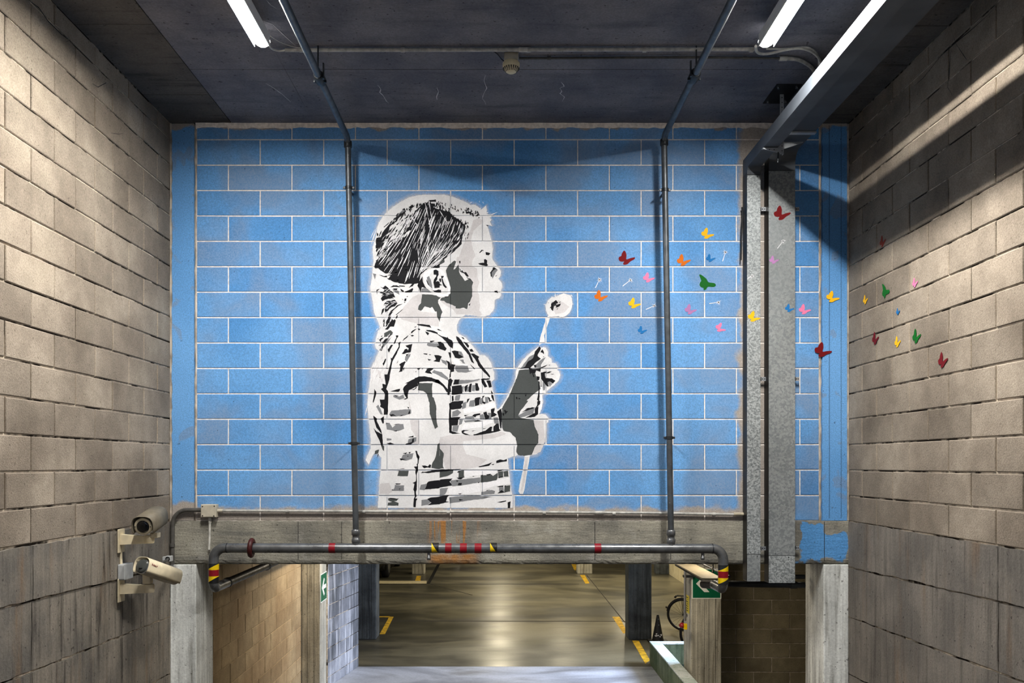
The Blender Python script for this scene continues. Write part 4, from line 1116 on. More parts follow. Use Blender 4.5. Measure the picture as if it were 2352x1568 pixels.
# bicycles, standing with the rear wheel toward the aisle
def bicycle(label, x, y, R_, yaw, tyre='tyre', rack=True, group=None):
    t = thing('bicycle', label, 'bicycle', (x, y, 0))
    Mx = Matrix.Translation((x, y, 0)) @ Matrix.Rotation(yaw, 4, 'Z') @ Matrix.Rotation(math.radians(4), 4, 'X')
    k = R_ / .34
    def T(a, b, c): return Mx @ Vector((a * k, b * k, c * k))
    for wx in (0, 1.02):
        ring = [T(wx + .325 * math.cos(a), 0, .34 + .325 * math.sin(a)) for a in [2 * math.pi * i / 40 for i in range(40)]]
        tt = MB().tube(ring, .026 * k, 8, closed=True).build('tyre', tyre, t)
        MB().tube([T(wx + .30 * math.cos(a), 0, .34 + .30 * math.sin(a)) for a in [2 * math.pi * i / 40 for i in range(40)]], .007 * k, 6, closed=True).build('rim', 'chrome', tt)
        m = MB()
        for i in range(20):
            a = 2 * math.pi * i / 20
            m.tube([T(wx + .02 * math.cos(a + .9), .02 * (-1) ** i, .34 + .02 * math.sin(a + .9)), T(wx + .30 * math.cos(a), 0, .34 + .30 * math.sin(a))], .0022 * k, 4, caps=False)
        m.build('spokes', 'steel_dark', tt)
        MB().tube([T(wx, -.05, .34), T(wx, .05, .34)], .018 * k, 10).build('hub', 'chrome', tt)
        MB().tube([T(wx + .355 * math.cos(a), 0, .34 + .355 * math.sin(a)) for a in [math.radians(10 + 160 * i / 16) for i in range(17)]], .010 * k, 6).build('mudguard', 'black', t)
    fr = MB()
    for a, b in (((0, .03, .34), (.36, 0, .80)), ((0, -.03, .34), (.36, 0, .80)), ((0, .03, .34), (.44, 0, .28)), ((0, -.03, .34), (.44, 0, .28)), ((.44, 0, .28), (.36, 0, .84)),
                 ((.44, 0, .28), (.86, 0, .72)), ((.37, 0, .70), (.86, 0, .82)), ((.84, 0, .90), (.90, 0, .68)), ((.90, .05, .68), (1.02, .05, .34)), ((.90, -.05, .68), (1.02, -.05, .34))):
        fr.tube([T(*a), T(*b)], .014 * k, 8)
    fr.build('frame', 'black', t)['kind'] = 'stuff'
    MB().tube([T(.36, 0, .84), T(.35, 0, .93)], .012 * k, 8).build('seat_post', 'chrome', t)
    MB().tube([T(.22, 0, .945), T(.30, 0, .955), T(.38, 0, .945), T(.48, 0, .94)], [.055 * k, .075 * k, .045 * k, .02 * k], 12).build('saddle', 'black', t)
    MB().tube([T(.84, 0, .90), T(.83, 0, 1.0)], .012 * k, 8).build('stem', 'chrome', t)
    MB().tube([T(.72, -.27, 1.02), T(.82, -.2, 1.03), T(.86, 0, 1.0), T(.82, .2, 1.03), T(.72, .27, 1.02)], .012 * k, 8).build('handlebar', 'chrome', t)
    MB().tube([T(.44, -.06, .28), T(.44, .06, .28)], .05 * k, 14).build('crank', 'steel_dark', t)
    if rack:
        r_ = MB()
        for s in (-.06, 0, .06): r_.tube([T(-.14, s, .74), T(.30, s, .74)], .006 * k, 6)
        for s in (-.06, .06): r_.tube([T(0, s, .34), T(-.02, s, .74)], .006 * k, 6)
        r_.tube([T(-.14, -.06, .74), T(-.14, .06, .74)], .006 * k, 6); r_.build('rear_rack', 'black', t)['kind'] = 'stuff'
        MB().tube([T(-.17, 0, .73), T(-.14, 0, .70)], .035 * k, 10).build('rack_lamp', 'black', t)
    MB().tube([T(-.37, 0, .47), T(-.345, 0, .48)], .022 * k, 8).build('reflector', 'black', t)
    return t
bicycle('bicycle with a rear rack seen through the gap beside the sign pillar', FX(1570, 16.0), 16.0, .30, math.radians(-24))
bicycle('nearer bicycle whose dark blue wheel overlaps the one with the rack', FX(1586, 14.6), 14.6, .29, math.radians(38), rack=False)

# parked cars, only their lowest part shows under the beam
def car(label, x, y, yaw, paint_):
    t = thing('car', label, 'car', (x, y, 0)); Mx = Matrix.Translation((x, y, 0)) @ Matrix.Rotation(yaw, 4, 'Z')
    secs = [(-2.0, .62, .35, .62), (-1.95, .80, .26, .80), (-1.4, .86, .22, .92), (-.7, .87, .20, .96), (.6, .87, .20, .98), (1.5, .86, .22, 1.0), (1.9, .82, .28, .95), (1.98, .74, .36, .84)]
    vs = []; fs = []
    for (yy, hw, zb_, zt_) in secs:
        for (a, b) in ((-1, 0), (-1.0, .5), (-.93, 1), (-.4, 1.02), (.4, 1.02), (.93, 1), (1.0, .5), (1, 0)):
            vs.append(Mx @ Vector((a * hw, yy, zb_ + (zt_ - zb_) * b)))
    for i in range(len(secs) - 1):
        for k in range(8): fs.append((i * 8 + k, i * 8 + (k + 1) % 8, i * 8 + 8 + (k + 1) % 8, i * 8 + 8 + k))
    fs += [tuple(range(8)), tuple(56 + k for k in range(8))]
    MB().add(vs, fs, True).build('body', paint_, t)
    cab = [(-.9, .78, .95, .97), (-.3, .70, .95, 1.40), (1.0, .70, .98, 1.44), (1.7, .74, .98, 1.02)]
    vs = []; fs = []
    for (yy, hw, zb_, zt_) in cab:
        for (a, b) in ((-1.05, 0), (-.86, 1), (.86, 1), (1.05, 0)): vs.append(Mx @ Vector((a * hw, yy, zb_ + (zt_ - zb_) * b)))
    for i in range(3):
        for k in range(4): fs.append((i * 4 + k, i * 4 + (k + 1) % 4, i * 4 + 4 + (k + 1) % 4, i * 4 + 4 + k))
    MB().add(vs, fs).build('cabin_glass', 'black_gloss', t)
    for sx in (-1, 1):
        for yy in (-1.3, 1.25):
            w0 = Mx @ Vector((sx * .66, yy, .31)); axv = (Mx.to_3x3() @ Vector((sx, 0, 0)))
            wh = MB().lathe([(.26, 0), (.31, .02), (.31, .18), (.26, .2)], w0, axv, 24).build('wheel', 'tyre', t)
            MB().lathe([(.20, .195), (.19, .207), (.04, .21)], w0, axv, 20).build('hubcap', 'chrome', wh)
    MB().prism([(-.26, .36), (.26, .36), (.26, .47), (-.26, .47)], Mx @ Vector((0, -2.0, 0)), Mx.to_3x3() @ Vector((1, 0, 0)), (0, 0, 1), Mx.to_3x3() @ Vector((0, -.012, 0))).build('number_plate', 'p_light', t)
    for sx in (-1, 1):
        MB().box(-.1, .1, -.03, .03, -.06, .06, .02).build('headlamp', 'chrome', t).matrix_basis = Mx @ Matrix.Translation((sx * .58, -1.97, .66))
car('black parked car in the shade left of the far left pillar', -3.9, 24.9, math.radians(0), 'car_black')
car('grey parked car half hidden behind the far left pillar', -2.6, 28.2, math.radians(80), 'car_grey')

# ================================================================== THE MURAL
# outlines of the stencil, each in the frame of a detail study of the wall: frame, paint, points
FR = {'P': (0, 0, 1), 'A': (820, 430, 4.1275), 'B': (820, 720, 3.4075), 'C': (1100, 640, 3.076), 'H1': (850, 440, 9.8), 'H2': (1000, 440, 9.8), 'H3': (850, 590, 9.8),
      'H4': (1000, 590, 9.8), 'T1': (840, 720, 9.8), 'T2': (980, 720, 8.711), 'T3': (830, 860, 8.711), 'T4': (1000, 860, 8.711), 'T5': (840, 1010, 9.2235),
      'T6': (1010, 1010, 9.222), 'T7': (1140, 780, 9.8), 'T8': (1140, 920, 6.817)}
BODY = '''P w 877,1166 868,1166 870,1129 872,1097 875,1075 876,1051 868,1042 859,1041 854,1050 847,1066 840,1056 843,1047 851,1030 852,1012 849,986 846,958 844,929 846,900 850.5,870 853,845 860,830 867,814 870,806 864,800 861,791 863,781 867,765 874,752 868,738 859,716 856,692 850,662 855,636 856,614 858,600 856,583 856,567 860,555 864,542 866,525 870,511 880,497 891,485 903,475 921,463 940,453 957,449 972,447 993,447 1005,447.5 1020,447 1034,450 1046,454 1061,460 1075,466.5 1081,471 1092,470.6 1098,475 1105,481 1116,473 1118,482 1117,491 1127,493 1129,498 1122,501 1129,505 1125,509 1130,519 1118,515.5 1121.5,525 1125.5,540 1129.6,557 1131.6,572 1130,590 1131.6,597 1136,603 1142,611.5 1147,616.5 1150.5,624 1149.5,633 1145,640 1149,645 1153,651 1153.6,659.5 1150,667.5 1150.5,678 1147,684.5 1140,686.5 1136,689 1136,702 1133.5,712.5 1124.5,722.5 1112,727 1102,727 1087,723.7 1069.5,722.7 1061,728 1054.5,735 1049.5,746.5 1049.5,759 1053.5,767 1069.5,775 1081,789 1095,806 1102,815 1114,816 1120,821 1129,835 1130.5,844 1135,855.5 1135,871.5 1128,877 1130,884 1133,900 1138,924 1141,939 1146,939 1160,920 1169.6,900.5 1180,882 1184,868 1185,851.5 1191,841 1201,826 1213.5,814 1228,802.5 1236,797 1243,798.5 1248,797 1254,799 1259,807.5 1258.5,818 1266.5,824 1267.5,832.5 1275.7,834 1281,841 1280,850 1284,852.5 1287,861.5 1283,874 1272.5,884 1256,898 1252,903.5 1245.5,907.5 1247,923 1243,935 1238.5,951.5 1243,950 1253,951.5 1259.5,959.5 1259,968.5 1253,974 1253.7,986 1252,1008 1243.5,1022.7 1240,1036 1231,1043 1222,1044 1201.5,1046 1188.5,1044.7 1184,1047.6 1179,1047.5 1166,1051.7 1167,1064 1170.5,1091 1172.6,1113 1175,1127 1177.5,1140 1177.5,1166
C w 500,255 500,285 487,320 462,400 466,450 435,462 425,470 432,420 455,340 470,300 488,260
C w 470,190 490,150 515,130 540,128 570,112 600,103 625,112 650,118 658,150 660,175 655,205 640,240 615,262 590,272 560,265 530,268 505,270 485,250 474,225
C w 325,1245 362,1245 345,1340 322,1490 310,1520 290,1520 280,1500 290,1440 308,1360'''
SHADE = '''H4 l 480,0 860,0 820,120 830,200 940,265 945,440 990,560 945,700 955,800 985,860 990,1000 1010,1100 985,1200 1050,1290 1000,1340 860,1305 760,1285 680,1290 480,1290 400,1180 250,1100 90,980 200,990 400,1090 560,1165 720,1180 790,1010 830,870 830,640 850,570 770,470 620,300 540,230 470,100
H2 l 850,640 960,600 1060,640 1040,720 960,780 860,880 830,980 800,1100 850,1300 900,1450 820,1568 480,1568 560,1400 640,1180 700,1020 790,860
H3 l 1100,840 1180,830 1150,1020 1080,1090 1080,1200 1200,1240 1480,1260 1540,1400 1550,1568 1050,1500 700,1400 640,1300 760,1120 960,900
T4 l 300,1200 700,1215 1180,1190 1300,1140 1420,1180 1200,1260 900,1300 560,1330 540,1568 150,1568 60,1400 100,1250
T6 l 0,110 480,110 560,300 860,380 1000,420 830,560 600,610 120,610 70,400 60,260
T4 l 520,100 800,100 880,80 900,120 650,180 480,190
T8 l 590,310 740,310 760,640 690,800 620,830 570,830 600,720 655,660 655,520 600,440
T3 l 950,520 1000,700 960,850 960,640
T1 l 250,1250 330,1300 380,1560 300,1400
T3 l 980,900 1150,900 1150,1390 1040,1390 1100,1250 1000,1100
T5 l 300,930 500,900 560,1100 480,1150 290,1140
C l 520,180 560,150 600,170 640,200 600,240 540,250
T8 l 450,880 500,880 440,1300 400,1440 380,1400 420,1200'''
GREY = '''H4 g 235,300 300,180 430,80 470,100 410,280 440,270 520,170 535,260 535,330 560,400 600,450 665,540 770,480 850,570 825,650 830,880 800,940 780,1010 740,1040 715,1175 640,1140 560,1160 450,1155 460,1120 380,1080 230,1020 200,990 105,975 130,920 290,890 340,810 340,700 310,580 260,440
H4 g -300,840 -60,850 20,868 120,915 62,965 60,1030 110,1130 160,1240 135,1290 120,1370 110,1390 100,1470 40,1340 30,1230 -10,1230 -70,1120 -120,1150 -240,1105 -290,1180 -330,1215 -390,1190 -380,1100 -320,1040 -310,920
H3 m 1150,790 1165,720 1230,690 1300,720 1390,800
H3 m 1280,460 1330,430 1385,560 1410,720 1340,660 1290,580
H4 m 1235,345 1310,245 1405,290 1340,390 1285,485
T7 g 510,680 740,660 880,760 920,900 960,960 985,1060 990,1110 880,1190 760,1290 620,1440 530,1568 110,1568 280,1280 390,1020 470,830
T7 m 860,320 870,400 760,500 660,620 540,650 640,520 720,400
T7 m 890,560 1000,450 1110,390 1060,480 1000,570 1010,640 900,620
T7 m 1040,940 1110,1000 1090,1130 1060,1140 1040,1050
T7 m 1150,960 1200,930 1260,990 1200,1060 1180,1010
T8 g 80,310 90,120 150,0 500,0 380,160 340,230 380,270 585,300 600,400 660,530 655,660 600,730 560,840 440,860 345,850 310,800 325,700 300,580 210,490 110,470
T8 m 340,230 560,110 600,130 580,200 440,250 380,265
T2 m 20,590 240,600 260,640 180,670 40,650 0,630
T2 m 150,1130 300,1170 430,1280 440,1340 280,1260 180,1210 100,1180
T2 m 660,920 730,920 770,1000 720,990 
T2 m 570,1040 820,1040 850,1140 930,1140 800,1180 620,1170 570,1130
T2 m 640,1370 900,1340 1060,1300 1070,1320 900,1370 640,1410
T2 m 280,910 400,960 400,1040 320,980
T2 m 640,750 700,760 740,850 660,830
T3 g 1150,170 1430,170 1410,260 1420,440 1450,470 1500,620 1500,870 1530,1050 1470,1090 1400,880 1370,780 1360,560 1310,390 1240,330 1130,310
T5 g 1520,100 1568,60 1568,620 1390,590 1400,510 1470,390 1500,260
T6 g 0,180 60,250 90,290 70,400 70,560 90,600 0,610
T5 g 200,230 290,200 260,290 190,300
T5 g 350,100 390,130 385,240 350,200
T3 m 600,720 950,690 990,700 1000,780 820,830 600,840 560,800
T3 m 490,980 560,960 620,1060 700,990 840,990 860,1080 740,1130 640,1120 510,1100
T3 m 510,1270 600,1280 600,1310 510,1320
T3 m 940,1290 1100,1250 1100,1330 1000,1390 930,1370
T3 m 640,420 760,440 840,400 860,470 760,500 640,450
T5 m 790,310 1015,280 980,400 860,440 740,420
T5 g 710,650 910,650 890,770 670,765
T5 m 615,950 820,965 810,1000 810,1080 560,1075 610,1020
T5 g 480,1240 700,1240 660,1290 600,1300 700,1330 690,1390 460,1390 470,1330 560,1310 480,1280
T6 g 0,650 170,660 290,640 280,700 180,760 0,800
T6 g 400,660 510,640 520,800 400,790
T6 m 220,860 300,850 520,830 860,790 860,890 560,950 380,970 260,980
T6 g 870,760 1100,730 1130,760 1220,700 1230,800 1200,850 1000,890 860,900
T6 g 1240,680 1330,660 1350,790 1240,800
T6 g 1350,670 1440,650 1460,770 1360,780
T6 m 880,1100 1100,1060 1170,1080 1160,1140 880,1160
T6 m 1260,1000 1350,990 1360,1090 1260,1110
T6 g 1370,980 1490,960 1490,1090 1370,1110
T6 m 200,1220 300,1200 640,1180 1000,1190 1140,1200 900,1250 600,1280 380,1320 210,1340
T6 m 0,1030 180,1010 120,1150 0,1180
T5 m 1170,950 1330,920 1330,1000 1240,1060 1140,1050
T5 m 1180,1270 1330,1250 1400,1310 1310,1370 1180,1400
T4 m 470,110 800,110 880,90 880,110 640,170 480,190
T4 m 520,240 570,230 560,350 540,340
T4 m 400,420 500,400 480,520 390,520
T4 m 690,520 790,500 780,640 670,640
T4 m 550,560 620,540 610,660 530,690
T4 m 880,480 940,470 940,590 890,590
T4 m 990,450 1050,450 1060,560 1000,580
T4 m 340,740 440,700 520,760 440,830 330,850
T4 m 600,840 760,830 780,880 590,880
T4 m 890,800 960,790 990,890 890,890
T4 m 480,900 550,900 530,990 470,1010
T4 m 560,920 780,900 860,930 600,960
T4 m 350,1030 480,1010 440,1140 340,1130
T4 m 730,330 740,210 800,210 790,330
T4 m 630,250 690,230 660,340 600,350
T4 m 1050,770 1110,760 1120,880 1070,890
T4 m 1160,860 1250,850 1270,980 1180,980
T4 m 1330,900 1440,880 1500,1000 1380,1130 1330,1060
T3 m 340,600 400,720 430,800 380,790 300,640
H1 m 640,500 760,390 800,430 720,540 560,640
H1 m 280,950 440,790 430,900 330,1030
H1 g 150,1090 260,1040 300,1180 210,1280
H1 g 640,1120 1130,760 1160,900 1000,1080 660,1170
H1 g 360,1380 620,1170 700,1190 480,1340
H3 g 110,240 200,60 360,40 540,60 540,150 360,180
H3 m 60,370 140,380 110,510
H3 g 470,480 840,450 840,520 620,540
H3 m 500,720 640,760 660,850 540,780
H4 g 0,130 200,50 210,120 60,200
T1 g 415,440 560,370 610,420 600,470 520,520 415,530
T1 m 360,640 440,620 560,540 620,460 520,620 400,760
T1 m 890,960 1010,900 1000,960 920,1090 880,1040
T8 m 20,1110 110,1100 100,1190 30,1200
T8 m 120,1110 180,1100 190,1180 120,1190'''
